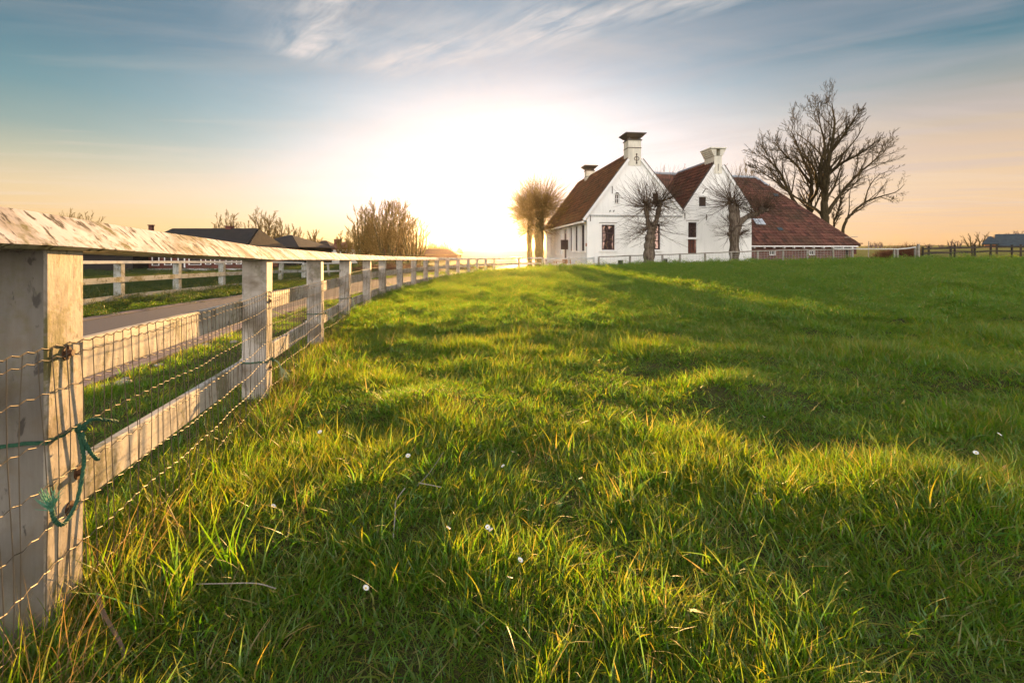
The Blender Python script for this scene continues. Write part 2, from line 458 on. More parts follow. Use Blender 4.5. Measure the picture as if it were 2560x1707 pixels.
def blade_mat(name, stops, trans=.6, gloss=.035):
    m = bpy.data.materials.new(name); m.use_nodes = True
    nt = NT(m.node_tree); nt.n.clear()
    at = nt.new('ShaderNodeAttribute', attribute_name='tint')
    rnd = nt.new('ShaderNodeObjectInfo').outputs['Random']
    pos = nt.new('ShaderNodeNewGeometry').outputs['Position']
    patch = nt.m('ADD', nt.m('MULTIPLY', nt.noise(pos, .55, 4, .6), .55), nt.m('MULTIPLY', nt.noise(pos, 2.6, 3, .6), .55))
    k = nt.m('ADD', nt.m('MULTIPLY', at.outputs['Fac'], .56), nt.m('ADD', nt.m('MULTIPLY', rnd, .14), nt.m('MULTIPLY', patch, .34)))
    col = nt.ramp(k, stops)
    tip = nt.new('ShaderNodeAttribute', attribute_name='tip').outputs['Fac']
    col = nt.mix(nt.m('MULTIPLY', nt.ramp(tip, [(.55,0),(1,1)]), .5), col, (.30,.19,.04))
    d = nt.new('ShaderNodeBsdfDiffuse'); nt.put(d.inputs[0], col)
    t = nt.new('ShaderNodeBsdfTranslucent'); nt.put(t.inputs[0], nt.mix(1., col, (1.75,1.62,.36), 'MULTIPLY'))
    g = nt.new('ShaderNodeBsdfGlossy'); g.inputs['Roughness'].default_value = .42; g.inputs[0].default_value = (1,1,1,1)
    mx = nt.new('ShaderNodeMixShader'); mx.inputs[0].default_value = trans
    nt.l.new(d.outputs[0], mx.inputs[1]); nt.l.new(t.outputs[0], mx.inputs[2])
    m2 = nt.new('ShaderNodeMixShader'); m2.inputs[0].default_value = gloss
    nt.l.new(mx.outputs[0], m2.inputs[1]); nt.l.new(g.outputs[0], m2.inputs[2])
    out = nt.new('ShaderNodeOutputMaterial'); nt.l.new(m2.outputs[0], out.inputs[0])
    return m
M_blade = blade_mat('grass_blades', [(.12,(.026,.10,.006)),(.36,(.062,.19,.009)),(.58,(.12,.24,.013)),(.74,(.20,.23,.03)),(.86,(.32,.25,.09)),(1,(.46,.37,.2))])
M_blade_dk = blade_mat('shaded_yard_grass', [(.12,(.008,.03,.003)),(.5,(.02,.055,.005)),(.8,(.05,.075,.01)),(1,(.12,.10,.04))], .45)  # darker copy of the blades, the yard's shade put into the colour
M_dry = blade_mat('dry_stems', [(.1,(.12,.08,.04)),(.5,(.24,.165,.09)),(.9,(.36,.26,.16))], .3)
# ---------------------------------------------------------------- sun and sky
SUN_AZ, SUN_EL = rad(-1.75), rad(3.9)
sd = Vector((math.sin(SUN_AZ)*math.cos(SUN_EL), math.cos(SUN_AZ)*math.cos(SUN_EL), math.sin(SUN_EL)))
ld = bpy.data.lights.new('sun', 'SUN'); ld.energy = SUN_E; ld.angle = rad(.6); ld.color = (1, .555, .20)
lo = bpy.data.objects.new('sun', ld); C.objects.link(lo)
lo.rotation_euler = (-sd).to_track_quat('-Z', 'Y').to_euler(); lo.location = (0, 0, 60)

W = bpy.data.worlds.new('World'); S.world = W; W.use_nodes = True
nt = NT(W.node_tree); bg = nt.n['Background']
sky = nt.new('ShaderNodeTexSky', sky_type='NISHITA'); sky.sun_disc = False
sky.sun_elevation = SUN_EL; sky.sun_rotation = -SUN_AZ*-1
d = nt.coord('Generated'); s = nt.sep(d)
x, y, z = s[0], s[1], s[2]
el = nt.m('ARCSINE', z); az = nt.m('ARCTAN2', x, y)
daz = nt.m('SUBTRACT', az, SUN_AZ); delv = nt.m('MULTIPLY', nt.m('SUBTRACT', el, SUN_EL), 1.35)
th = nt.m('SQRT', nt.m('ADD', nt.m('MULTIPLY', daz, daz), nt.m('MULTIPLY', delv, delv)))
base = nt.ramp(nt.m('MAXIMUM', z, 0.), [(0,(1.0,.50,.19)),(.05,(.97,.55,.23)),(.10,(.80,.58,.30)),(.145,(.46,.46,.31)),(.19,(.22,.32,.29)),(.25,(.10,.235,.27)),(.34,(.032,.135,.20)),(.5,(.02,.10,.17)),(1,(.02,.07,.14))])
glow = nt.m('MULTIPLY', nt.m('EXPONENT', nt.m('DIVIDE', th, -rad(11.3))), GLOW)
gc = nt.ramp(nt.m('MAXIMUM', z, 0.), [(0,(1,.60,.24)),(.05,(1,.80,.56)),(.11,(1,.93,.93)),(.3,(.95,.93,1.02))])
g2 = nt.m('ADD', nt.m('POWER', nt.m('DIVIDE', nt.m('SUBTRACT', az, rad(10)), rad(19)), 2.), nt.m('POWER', nt.m('DIVIDE', nt.m('SUBTRACT', el, rad(8.5)), rad(6.5)), 2.))
gg = nt.m('MULTIPLY', nt.m('EXPONENT', nt.m('MULTIPLY', g2, -1.)), .8)
gn = nt.noise(nt.mapping(d, scale=(1.6,1.6,6)), 2.2, 4, .55, .6)
glow = nt.m('MULTIPLY', nt.m('ADD', glow, gg), nt.m('ADD', .72, nt.m('MULTIPLY', gn, .56)))
sky_c = nt.mix(1., base, nt.mix(1., gc, nt.comb(glow, glow, glow), 'MULTIPLY'), 'ADD')
pk = nt.m('MULTIPLY', nt.ramp(az, [(.12,0),(.6,1)]), nt.ramp(z, [(0,.45),(.16,.55),(.3,0)]))
sky_c = nt.mix(pk, sky_c, (1.0,.58,.36))
# cirrus on a plane overhead
zz = nt.m('MAXIMUM', z, .03)
u = nt.m('DIVIDE', x, zz); v = nt.m('DIVIDE', y, zz); uv = nt.comb(u, v, 0)
def seg(ax, ay, bx, by, w):
    dx, dy = bx-ax, by-ay; L = math.hypot(dx, dy); dx /= L; dy /= L
    pu = nt.m('SUBTRACT', u, ax); pv = nt.m('SUBTRACT', v, ay)
    t = nt.m('ADD', nt.m('MULTIPLY', pu, dx), nt.m('MULTIPLY', pv, dy))
    tc = nt.m('MINIMUM', nt.m('MAXIMUM', t, 0.), L)
    ex = nt.m('SUBTRACT', pu, nt.m('MULTIPLY', tc, dx)); ey = nt.m('SUBTRACT', pv, nt.m('MULTIPLY', tc, dy))
    q = nt.m('ADD', nt.m('MULTIPLY', ex, ex), nt.m('MULTIPLY', ey, ey))
    return nt.m('EXPONENT', nt.m('DIVIDE', q, -w*w))
wuv = nt.mix(.10, uv, nt.noise(uv, 1.1, 3, .5, out=1), 'ADD')
def aniso(v_, ang, sc, loc=(0,0,0)): return nt.mapping(nt.mapping(v_, rot=(0,0,ang)), loc=loc, scale=sc)
st1 = nt.noise(aniso(wuv, rad(46), (1.3,5.0,1)), 1.9, 7, .6, .5)
st2 = nt.noise(aniso(wuv, rad(28), (.6,2.0,1), (3,1,0)), .8, 4, .5, .6)
m1 = nt.m('ADD', nt.m('MULTIPLY', seg(-1.02,2.40,-.72,1.95,.13), 1.0), nt.m('ADD', seg(-.62,2.62,.1,2.15,.18), nt.m('MULTIPLY', seg(.1,2.15,.8,1.86,.14), .9)))
m1 = nt.m('ADD', m1, nt.m('MULTIPLY', seg(-.7,2.1,.5,2.6,.5), .2))
c1 = nt.m('MULTIPLY', m1, nt.ramp(st1, [(.36,0),(.72,1)]))
c2 = nt.m('MULTIPLY', nt.ramp(st2, [(.42,0),(.75,1)]), nt.ramp(nt.m('MULTIPLY', nt.m('ADD', u, 2.), .12), [(.08,.0),(.22,.75),(.45,1)]))
# thin streaks low in the sky
st3 = nt.noise(aniso(wuv, rad(-10), (.25,1.1,1), (7,2,0)), 1.0, 6, .6, .4)
c3 = nt.ramp(st3, [(.5,0),(.78,1)])
sky_c = nt.mix(nt.m('MULTIPLY', c2, .5, clamp=True), sky_c, (.56,.50,.52))
sky_c = nt.mix(nt.m('MULTIPLY', nt.m('MULTIPLY', c3, nt.ramp(z, [(.02,.0),(.08,1),(.3,.5)])), .45, clamp=True), sky_c, (1.0,.80,.62))
sky_c = nt.mix(nt.m('MULTIPLY', nt.m('MULTIPLY', c1, nt.ramp(nt.noise(uv, 2.6, 4, .6, .5), [(.35,.45),(.6,1)])), 1.0, clamp=True), sky_c, (.86,.80,.76))
sky_c = nt.mix(1., sky_c, nt.mix(1., sky.outputs[0], (.012,.012,.012), 'MULTIPLY'), 'ADD')
# thick bright air round the sun is evenly bright, no brighter than a lit cloud
sc_ = nt.new('ShaderNodeSeparateColor'); nt.put(sc_.inputs[0], sky_c)
def soft(c, M): return nt.m('DIVIDE', c, nt.m('POWER', nt.m('ADD', 1., nt.m('POWER', nt.m('DIVIDE', c, M), 3.)), .3333))
cc_ = nt.new('ShaderNodeCombineColor')
for i_, M_ in enumerate((1.17, nt.ramp(z, [(0,.70),(.03,.92),(.075,1.0)]), nt.ramp(z, [(0,.20),(.025,.45),(.08,.98)]))): nt.put(cc_.inputs[i_], soft(sc_.outputs[i_], M_))
sky_c = cc_.outputs[0]
# fill light for the facades, added as bright unseen sky behind the viewer
back = nt.ramp(nt.m('MULTIPLY', nt.m('ADD', nt.m('MULTIPLY', y, -1.), 0.), 1.), [(.0,0),(.7,1)])
back = nt.m('MULTIPLY', back, nt.ramp(z, [(0,1),(.9,.75)]))
sky_c = nt.mix(1., sky_c, nt.mix(1., BACK, nt.comb(back, back, back), 'MULTIPLY'), 'ADD')
nt.put(bg.inputs[0], sky_c); bg.inputs[1].default_value = .25
W.cycles.sampling_method = 'MANUAL'; W.cycles.sample_map_resolution = 1024
# ---------------------------------------------------------------- ground sheet to the horizon
def warp(n_lo, lo, hi, step, far, grow=1.22):
    mid = list(np.arange(lo, hi+1e-6, step)); st = step; a = [lo]
    while a[-1] > -far: st *= grow; a.append(a[-1]-st)
    st = step; b_ = [hi]
    while b_[-1] < far: st *= grow; b_.append(b_[-1]+st)
    return np.array(a[1:][::-1]+mid+b_[1:])
gx = warp(0, -16, 30, .22, 560, 1.2); gy = warp(0, -3, 40, .22, 560, 1.2)
GX, GY = np.meshgrid(gx, gy); xy = np.stack([GX.ravel(), GY.ravel()], 1)
gz = heights(xy)
nx, ny = len(gx), len(gy)
idx = np.arange(nx*ny).reshape(ny, nx)
q = np.stack([idx[:-1,:-1], idx[:-1,1:], idx[1:,1:], idx[1:,:-1]], -1).reshape(-1,4)
me = bpy.data.meshes.new('pasture')
me.from_pydata(np.column_stack([xy, gz]).tolist(), [], q.tolist())
me.materials.append(M_ground); me.polygons.foreach_set('use_smooth', [True]*len(me.polygons))
go = bpy.data.objects.new('ground', me); C.objects.link(go); tag(go, 'uneven green pasture reaching to the flat horizon', kind='structure')
_gi = gz.reshape(ny, nx)
def gh(xs, ys):                       # height of the ground sheet itself, bilinear
    xs = np.atleast_1d(xs).astype(float); ys = np.atleast_1d(ys).astype(float)
    i = np.clip(np.searchsorted(gx, xs)-1, 0, nx-2); j = np.clip(np.searchsorted(gy, ys)-1, 0, ny-2)
    tx = (xs-gx[i])/(gx[i+1]-gx[i]); ty = (ys-gy[j])/(gy[j+1]-gy[j])
    return (_gi[j,i]*(1-tx)+_gi[j,i+1]*tx)*(1-ty)+(_gi[j+1,i]*(1-tx)+_gi[j+1,i+1]*tx)*ty
def g1(x, y): return float(gh(x, y)[0])

# ---------------------------------------------------------------- road with brick edging
pts = smooth_line(ROAD, .35)
def ribbon(name, o0, o1, m, lift, n=1, kind='structure', label=None):
    mb = MB(); acc = 0; rows = []
    for i, p in enumerate(pts):
        t = (pts[min(i+1,len(pts)-1)]-pts[max(i-1,0)]).normalized(); nr = Vector((t.y, -t.x))
        if i: acc += (p-pts[i-1]).length
        zc = float(base_h([(p.x, p.y)])[0])
        row = [(p.x+nr.x*o, p.y+nr.y*o, zc + lift, acc, o) for o in (o0, o1)]
        rows.append(row)
    for a, b_ in zip(rows[:-1], rows[1:]):
        mb.quad(a[0][:3], a[1][:3], b_[1][:3], b_[0][:3], uv=[(r[3], r[4]) for r in (a[0],a[1],b_[1],b_[0])])
        # outer faces so the strip has a thickness
        for k in (0,1):
            p, q2 = a[k], b_[k]
            mb.quad(p[:3], q2[:3], (q2[0],q2[1],q2[2]-.08), (p[0],p[1],p[2]-.08), uv=[(0,0)]*4)
    return tag(mb.build(name, m), label, kind=kind)
ribbon('road', -1.42, 1.42, M_asphalt, .018, label='narrow grey asphalt lane')
ribbon('road_edging', -1.74, -1.42, M_kerb, .030, label='far brick edging of the lane')
ribbon('road_edging', 1.42, 1.74, M_kerb, .030, label='near brick edging of the lane')

# ---------------------------------------------------------------- grass
tuft_col = bpy.data.collections.new('tufts')
def make_tuft(name, n, radius, h0, h1, w, lean, seg=3, seed=0, m=None, curl=1., flat=0):
    r = random.Random(seed); V = []; Fc = []; T = []; TP = []
    for _ in range(n):
        a = r.uniform(0, 6.283); rr = radius*math.sqrt(r.random())
        if flat: bx, by = r.uniform(-radius, radius), r.uniform(-radius, radius)
        else: bx, by = rr*math.cos(a), rr*math.sin(a)
        h = r.uniform(h0, h1)*(1 if r.random() > .08 else 1.35)
        la = a + r.uniform(-1.6, 1.6); ll = r.uniform(.1, 1)*lean
        ww = w*r.uniform(.6, 1.3); fa = r.uniform(0, 3.1416)
        fx, fy = math.cos(fa)*ww/2, math.sin(fa)*ww/2
        tint = min(1, max(0, r.gauss(.48, .2))) if r.random() > .07 else r.uniform(.85, 1.1)
        base = len(V)
        for k in range(seg+1):
            t = k/seg
            out = ll*h*(t**1.7)*curl; z = h*(t - .35*ll*t*t*curl)
            x = bx+math.cos(la)*out; y = by+math.sin(la)*out
            wd = (1-t**1.6)
            if k < seg:
                V.append((x-fx*wd, y-fy*wd, z)); V.append((x+fx*wd, y+fy*wd, z)); T += [tint]*2; TP += [t]*2
            else: V.append((x, y, z)); T.append(tint); TP.append(1)
        for k in range(seg-1):
            q = base+2*k; Fc.append((q, q+1, q+3, q+2))
        q = base+2*(seg-1); Fc.append((q, q+1, q+2))
    me = bpy.data.meshes.new(name); me.from_pydata(V, [], Fc)
    for nm, dat in (('tint', T), ('tip', TP)):
        at = me.attributes.new(nm, 'FLOAT', 'POINT'); at.data.foreach_set('value', dat)
    me.materials.append(m or M_blade); me.polygons.foreach_set('use_smooth', [True]*len(me.polygons))
    o = bpy.data.objects.new(name, me); tuft_col.objects.link(o); return o
# 0-3 fine short, 4-6 lush, 7-8 long, 9 dry, 10-12 square patches, 13-14 coarse far patches
for i in range(4): make_tuft(f'tuft_{i:02d}', 46, .10, .025, .07, .0038, 1.25, 3, 10+i)
for i in range(3): make_tuft(f'tuft_{4+i:02d}', 60, .11, .05, .125, .005, 1.05, 4, 20+i)
for i in range(2): make_tuft(f'tuft_{7+i:02d}', 26, .09, .12, .25, .0062, 1.0, 5, 30+i, curl=1.2)
make_tuft('tuft_09', 9, .08, .18, .42, .0028, .7, 5, 40, m=M_dry)
for i in range(3): make_tuft(f'tuft_{10+i:02d}', 620, .34, .03, .085, .0065, 1.1, 3, 50+i, flat=1)
for i in range(2): make_tuft(f'tuft_{13+i:02d}', 620, .62, .035, .10, .013, 1.1, 2, 60+i, flat=1)

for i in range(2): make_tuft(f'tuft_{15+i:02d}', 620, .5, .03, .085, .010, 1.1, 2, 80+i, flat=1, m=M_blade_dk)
make_tuft('tuft_17', 12, .06, .03, .06, .017, 1.5, 3, 90); make_tuft('tuft_18', 20, .09, .015, .035, .011, 1.5, 3, 91)
PX, PR, PS, PI = [], [], [], []
rg = np.random.default_rng(5)
def scatter(n, x0, x1, y0, y1, kinds, s0, s1, mask=None, hscale=1.0, weights=None):
    x = rg.uniform(x0, x1, n); y = rg.uniform(y0, y1, n)
    keep = np.ones(n, bool) if mask is None else mask(x, y)
    # only what the photograph could see from here or a step to the side
    keep &= (np.abs(x) < 1.16*np.maximum(y, -.2) + 2.2) & (y > -.4)
    x, y = x[keep], y[keep]
    rd = road_dist(np.stack([x, y], 1)); k2 = rd > 1.80 + rg.uniform(0, .12, len(x)); x, y = x[k2], y[k2]
    z = gh(x, y)
    for a, b_, c in zip(x, y, z):
        lush = .8*noise.noise((a*.8+2, b_*1.1, 3.3)) + .75*noise.noise((a*2.3, b_*2.9, 7.7))
        thin = noise.noise((a*.35+40, b_*.5, 1.1))
        s_ = rg.uniform(s0, s1)
        hz = .68*s_*hscale*(1 + 1.15*lush)*(1 if thin < .25 else .65)
        k = int(rg.choice(kinds, p=weights))
        if thin > .3 and k < 7 and b_ < 9 and rg.random() < .35: continue
        if lush > .42 and k < 4 and rg.random() < .5: k = 4+int(rg.integers(3))
        PX.append((a, b_, c-.006)); PR.append((rg.normal(0,.22), rg.normal(0,.22), rg.uniform(0,6.283)))
        PS.append((s_, s_, max(.35*s_, hz))); PI.append(k)
inf = lambda x, y: x > fence_x(y)-.25
outf = lambda x, y: x <= fence_x(y)-.15
in_house = lambda x, y: ((x > 5) & (y > 35.6+.113*(x-5.6)) & (x < 26)) | ((y > 36) & (x > 3.4) & (x < 26))
D = GRASS_D
scatter(int(12000*D), -3, 4.5, .1, 3.2, [0,1,2,3,4,5,6], .75, 1.2, inf, weights=[.17,.17,.17,.17,.11,.11,.10])
scatter(int(16000*D), -4, 8, 3.2, 7.5, [0,1,2,3,4,5,6], .85, 1.35, inf, weights=[.19,.19,.19,.19,.08,.08,.08])
scatter(int(550*D), -3, 5, .3, 4.5, [7,8], .4, .8, inf)
scatter(int(1300*D), -3, 6, .3, 5.5, [17,18], .8, 1.5, inf, hscale=1.5)
scatter(int(9000*D), -5, 15, 7, 14, [10,11,12,4,5,6], .8, 1.25, inf, weights=[.28,.28,.29,.05,.05,.05])
scatter(int(9000*D), -6, 26, 13, 24, [10,11,12], .9, 1.4, inf)
scatter(int(7000*D), -6, 44, 22, 36, [13,14,10,11], .9, 1.4, lambda x, y: inf(x, y) & ~in_house(x, y), weights=[.35,.35,.15,.15])
# verge between the fence and the lane, and beyond the lane
scatter(int(5200*D), -6.5, -1, -.4, 7, [0,1,2,3,4,5], .7, 1.2, outf, weights=[.2,.2,.2,.2,.1,.1])
scatter(int(3000*D), -7, -2, 7, 38, [10,11,12,4,5], .45, .8, outf)
scatter(int(1500*D), -9.9, -7.4, 2, 30, [10,11,12], .6, .9, outf)
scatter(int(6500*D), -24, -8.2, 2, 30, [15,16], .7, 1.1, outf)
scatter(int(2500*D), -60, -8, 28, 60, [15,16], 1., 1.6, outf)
# long and dry growth along the foot of the fence
for i in range(15):
    a, b_ = FP[i], FP[i+1]; d_ = (b_-a).normalized(); n_ = Vector((d_.y, -d_.x, 0))
    for k in range(int(90*D)):
        t = rg.random(); o_ = abs(rg.normal(0, .16))*(1 if rg.random() < .75 else -1) + .02
        p = a.lerp(b_, t) + n_*(o_ if i else o_+.05)
        kk = int(rg.choice([7,8,9,4,5], p=[.22,.22,.07,.25,.24]))
        s_ = rg.uniform(.5, 1.05)*(1 if i < 6 else 1.15)
        PX.append((p.x, p.y, g1(p.x, p.y)-.01)); PR.append((rg.normal(0,.14), rg.normal(0,.14), rg.uniform(0,6.28))); PS.append((s_,s_,s_*rg.uniform(.7,1.1))); PI.append(kk)
for k in range(int(150*D)):          # between the nearest post and the lens
    y_ = rg.uniform(.2, 1.6); x_ = fence_x(y_) + abs(rg.normal(0,.18))-.02
    PX.append((x_, y_, g1(x_, y_)-.01)); PR.append((rg.normal(0,.14), rg.normal(0,.14), rg.uniform(0,6.28)))
    s_ = rg.uniform(.5, .95); PS.append((s_,s_,s_)); PI.append(int(rg.choice([7,8,9,4,5,6])))
# a few dry clumps out in the field and around the tree feet and the house
for cx, cy, n_, r_ in ((-1.55,2.9,14,.16),(-1.75,4.1,12,.2),(-1.2,1.9,6,.15),(-.35,3.1,6,.2),(.15,2.5,5,.15),(-2.2,5.6,16,.3),(-1.62,3.35,10,.12),(-1.95,4.6,9,.2),(-2.15,5.5,9,.2),(15.6,33.6,26,1.0),(11.5,34,26,1.6),(13.5,34,20,1.2),(16.8,34,24,1)):
    for k in range(int(n_)):
        x_, y_ = rg.normal(cx, r_), rg.normal(cy, r_*.6)
        PX.append((x_, y_, g1(x_, y_)-.01)); PR.append((rg.normal(0,.2), rg.normal(0,.2), rg.uniform(0,6.28)))
        s_ = rg.uniform(.55, .95) if cy < 10 else rg.uniform(1.2, 2.2)
        PS.append((s_,s_,s_)); PI.append(9 if rg.random() < .6 else 7)
print('tufts', len(PX))
pm = bpy.data.meshes.new('grass'); pm.from_pydata(PX, [], [])
for nm, typ, dat in (('rot','FLOAT_VECTOR',PR),('scl','FLOAT_VECTOR',PS)):
    at = pm.attributes.new(nm, typ, 'POINT'); at.data.foreach_set('vector', np.array(dat, np.float32).ravel())
at = pm.attributes.new('idx', 'INT', 'POINT'); at.data.foreach_set('value', np.array(PI, np.int32))
grass = bpy.data.objects.new('grass', pm); C.objects.link(grass)
tag(grass, 'tufted green pasture grass with long dry stems along the fence', 'grass', kind='stuff')
ng = bpy.data.node_groups.new('grass_nodes', 'GeometryNodeTree')
ng.interface.new_socket(name='Geometry', in_out='INPUT', socket_type='NodeSocketGeometry')
ng.interface.new_socket(name='Geometry', in_out='OUTPUT', socket_type='NodeSocketGeometry')
gi = ng.nodes.new('NodeGroupInput'); gout = ng.nodes.new('NodeGroupOutput')
ci = ng.nodes.new('GeometryNodeCollectionInfo'); ci.inputs['Collection'].default_value = tuft_col
ci.inputs['Separate Children'].default_value = True; ci.inputs['Reset Children'].default_value = True
iop = ng.nodes.new('GeometryNodeInstanceOnPoints'); iop.inputs['Pick Instance'].default_value = True
def named(nm, typ):
    nd = ng.nodes.new('GeometryNodeInputNamedAttribute'); nd.data_type = typ; nd.inputs['Name'].default_value = nm
    return nd.outputs[0]
ng.links.new(gi.outputs[0], iop.inputs['Points']); ng.links.new(ci.outputs[0], iop.inputs['Instance'])
ng.links.new(named('idx','INT'), iop.inputs['Instance Index'])
ng.links.new(named('rot','FLOAT_VECTOR'), iop.inputs['Rotation'])
ng.links.new(named('scl','FLOAT_VECTOR'), iop.inputs['Scale'])
ng.links.new(iop.outputs[0], gout.inputs[0])
md = grass.modifiers.new('grass', 'NODES'); md.node_group = ng
# ---------------------------------------------------------------- near white fence
fence = empty('white_paddock_fence', 'near weathered white wooden fence with a broad sloping mossy cap along the lane', 'fence', (FP[0].x, FP[0].y, 0))
O = Vector((FP[0].x, FP[0].y, 0))
dirs = []
for i in range(len(FP)):
    a = FP[max(i-1,0)]; b_ = FP[min(i+1,len(FP)-1)]
    dirs.append(((b_-a)).normalized())
PW = .172
cents = []
R2 = random.Random(3)
lean = {0:(0,0),6:(.05,-.02),7:(0,.0),9:(-.03,.02),10:(.05,0)}
for i, (p, d_) in enumerate(zip(FP, dirs)):
    n_ = Vector((d_.y, -d_.x, 0))
    if i >= 15: w_ = .13
    else: w_ = PW*(1 if i != 4 else .95)
    c = p + d_*(w_/2) - n_*(w_/2); cents.append(c + n_*(w_/2 - PW/2))
    top = FZ[i]; bot = g1(c.x, c.y)-.3
    h = (top-bot)/2
    lx, ly = lean.get(i, (R2.uniform(-.012,.012), R2.uniform(-.01,.01)))
    mb = MB(); M = Matrix((d_, n_, Vector((0,0,1)))).transposed()
    mb.box((0,0,h), (w_/2, w_/2, h), M, .006)
    o = mb.build('post', M_post_dirty if i == 0 else M_post, fence)
    o.location = (c.x-O.x, c.y-O.y, bot); o.rotation_euler = (lx, ly, 0)
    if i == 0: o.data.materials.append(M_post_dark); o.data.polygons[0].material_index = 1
    if i < 2:                                    # rusty coach bolts with washers on the field side
        zs = (.80,.33,.42) if i == 0 else (.72,.2)
        ts = (.0,.015,.055) if i == 0 else (0,.01)
        for z_, t_ in zip(zs, ts):
            bb = MB(); q = n_*(w_/2) + d_*t_
            z0 = z_-bot
            bb.tube([q+Vector((0,0,z0)), q+n_*.004+Vector((0,0,z0))], [.021,.021], 12)
            bb.tube([q+n_*.004+Vector((0,0,z0)), q+n_*.018+Vector((0,0,z0))], [.0115,.010], 6)
            bo = bb.build('bolt', M_rust, o)
# gate post standing beside the last fence post
gp = P(1365, 672, 38.9); mb = MB(); mb.box((0,0,.62),(.09,.09,.62),None,.01)
o = mb.build('post', M_post, fence); o.location = (gp.x-O.x, gp.y-O.y, -.6)
# rails on the lane side
def along(off):
    out = []
    for c, d_, in zip(cents, dirs):
        n_ = Vector((d_.y, -d_.x, 0)); out.append(c + n_*off)
    pre = out[0] - dirs[0]*2.4; return [pre]+out
rl = along(-PW/2-.022)
zz_ = [FZ[0]+.05]+FZ
for j, (off, hh, th) in enumerate(((-.31,.150,.042),(-.77,.158,.042))):
    for i in range(len(rl)-1):
        if i >= 16 and j == 1: hh = .12
        a = rl[i].copy(); b_ = rl[i+1].copy()
        dz = R2.uniform(-.012,.012)
        a.z = zz_[i]+off-hh/2+dz; b_.z = zz_[i+1]+off-hh/2+R2.uniform(-.008,.008)
        dd = (b_-a).normalized(); a += dd*.004; b_ -= dd*.004
        mid = (a+b_)/2; mb = MB()
        # built along x so the grain runs with the board, slightly rough edged
        L = (b_-a).length; n = 14
        for k in range(n):
            pass
        mb.box((0,0,0), (L/2, th/2, hh/2), None, .004)
        o = mb.build('rail', M_rail, fence)
        o.rotation_euler = Vector((1,0,0)).rotation_difference(dd).to_euler()
        M = Matrix((dd, Vector((-dd.y, dd.x, 0)).normalized(), Vector((0,0,1)))).transposed().to_3x3()
        o.rotation_euler = M.to_euler(); o.location = mid-O
# sloping cap boards
def cap_piece(i0, i1, ext0=0, ext1=0):
    line = along(0); pts_ = []
    for i in range(i0, i1+1):
        p = line[i].copy(); p.z = zz_[i]; pts_.append(p)
    # resample
    rs = []
    for a, b_ in zip(pts_[:-1], pts_[1:]):
        n = max(2, int((b_-a).length/.12))
        for k in range(n): rs.append(a.lerp(b_, k/n))
    rs.append(pts_[-1])
    # smooth tangent and slight edge roughness
    o0 = rs[0].copy(); mb = MB(); prof0 = None; rr = random.Random(i0)
    n = len(rs); V = []
    dd = (rs[-1]-rs[0]).normalized()
    for k, p in enumerate(rs):
        t = (rs[min(k+1,n-1)]-rs[max(k-1,0)]).normalized(); nr = Vector((t.y,-t.x,0)).normalized()
        e = noise.noise((p.y*9, i0, 2.))*.006 + noise.noise((p.y*31, i0, 5.))*.003
        sc_ = noise.noise((p.y*1.2, i0, 9.))*.004
        prof = [(.104, -.004), (.131+e, .003+sc_), (.06, .065+sc_), (.005, .108+sc_), (-.02, .110+sc_), (-.10, .062), (-.15, .018), (-.148, -.002)]
        V.append([p + nr*a_ + Vector((0,0,z_)) for a_, z_ in prof])
    m_ = len(V[0])
    for a, b_ in zip(V[:-1], V[1:]):
        for k in range(m_): mb.quad(a[k]-o0, a[(k+1)%m_]-o0, b_[(k+1)%m_]-o0, b_[k]-o0)
    mb.quad(*[q-o0 for q in V[0]][::-1]); mb.quad(*[q-o0 for q in V[-1]])
    ang = math.atan2(dd.y, dd.x)
    Rm = Matrix.Rotation(-ang, 3, 'Z'); mb.v = [tuple(Rm @ Vector(v)) for v in mb.v]
    o = mb.build('cap_board', M_cap, fence); o.location = o0-O; o.rotation_euler = (0,0,ang)
cuts = [0, 4, 7, 10, 13, 16, 18]
for a, b_ in zip(cuts[:-1], cuts[1:]): cap_piece(a, b_)

# ---------------------------------------------------------------- wire netting on the field side
M_wire = mat('galvanised_wire', (.12,.095,.065), .6, .3, .4)[0]
mb = MB()
fl = along(PW/2+.012); top_off = [-.26,-.277,-.246,-.26,-.235,-.215,-.235,-.27,-.28,-.29,-.3,-.33,-.36]
Hz = [0,.032,.125,.255,.38,.50,.62,.74,.86]
def net_point(s_, h):
    i = min(int(s_), 11); t = s_-i
    a, b_ = fl[i], fl[i+1]; p = a.lerp(b_, t)
    sag = math.sin(t*math.pi)
    n_ = Vector(((b_-a).normalized().y, -(b_-a).normalized().x, 0))
    z0 = (zz_[i]*(1-t)+zz_[i+1]*t) + (top_off[i]*(1-t)+top_off[i+1]*t) - .018*sag + .004*math.sin(s_*17)
    z = z0 - h
    bulge = (.012+.035*min(1,h))*sag*(.6+.4*math.sin(i*2.1+1)) + .004*math.sin(s_*31+h*9)
    return p + n_*bulge + Vector((0,0,z))
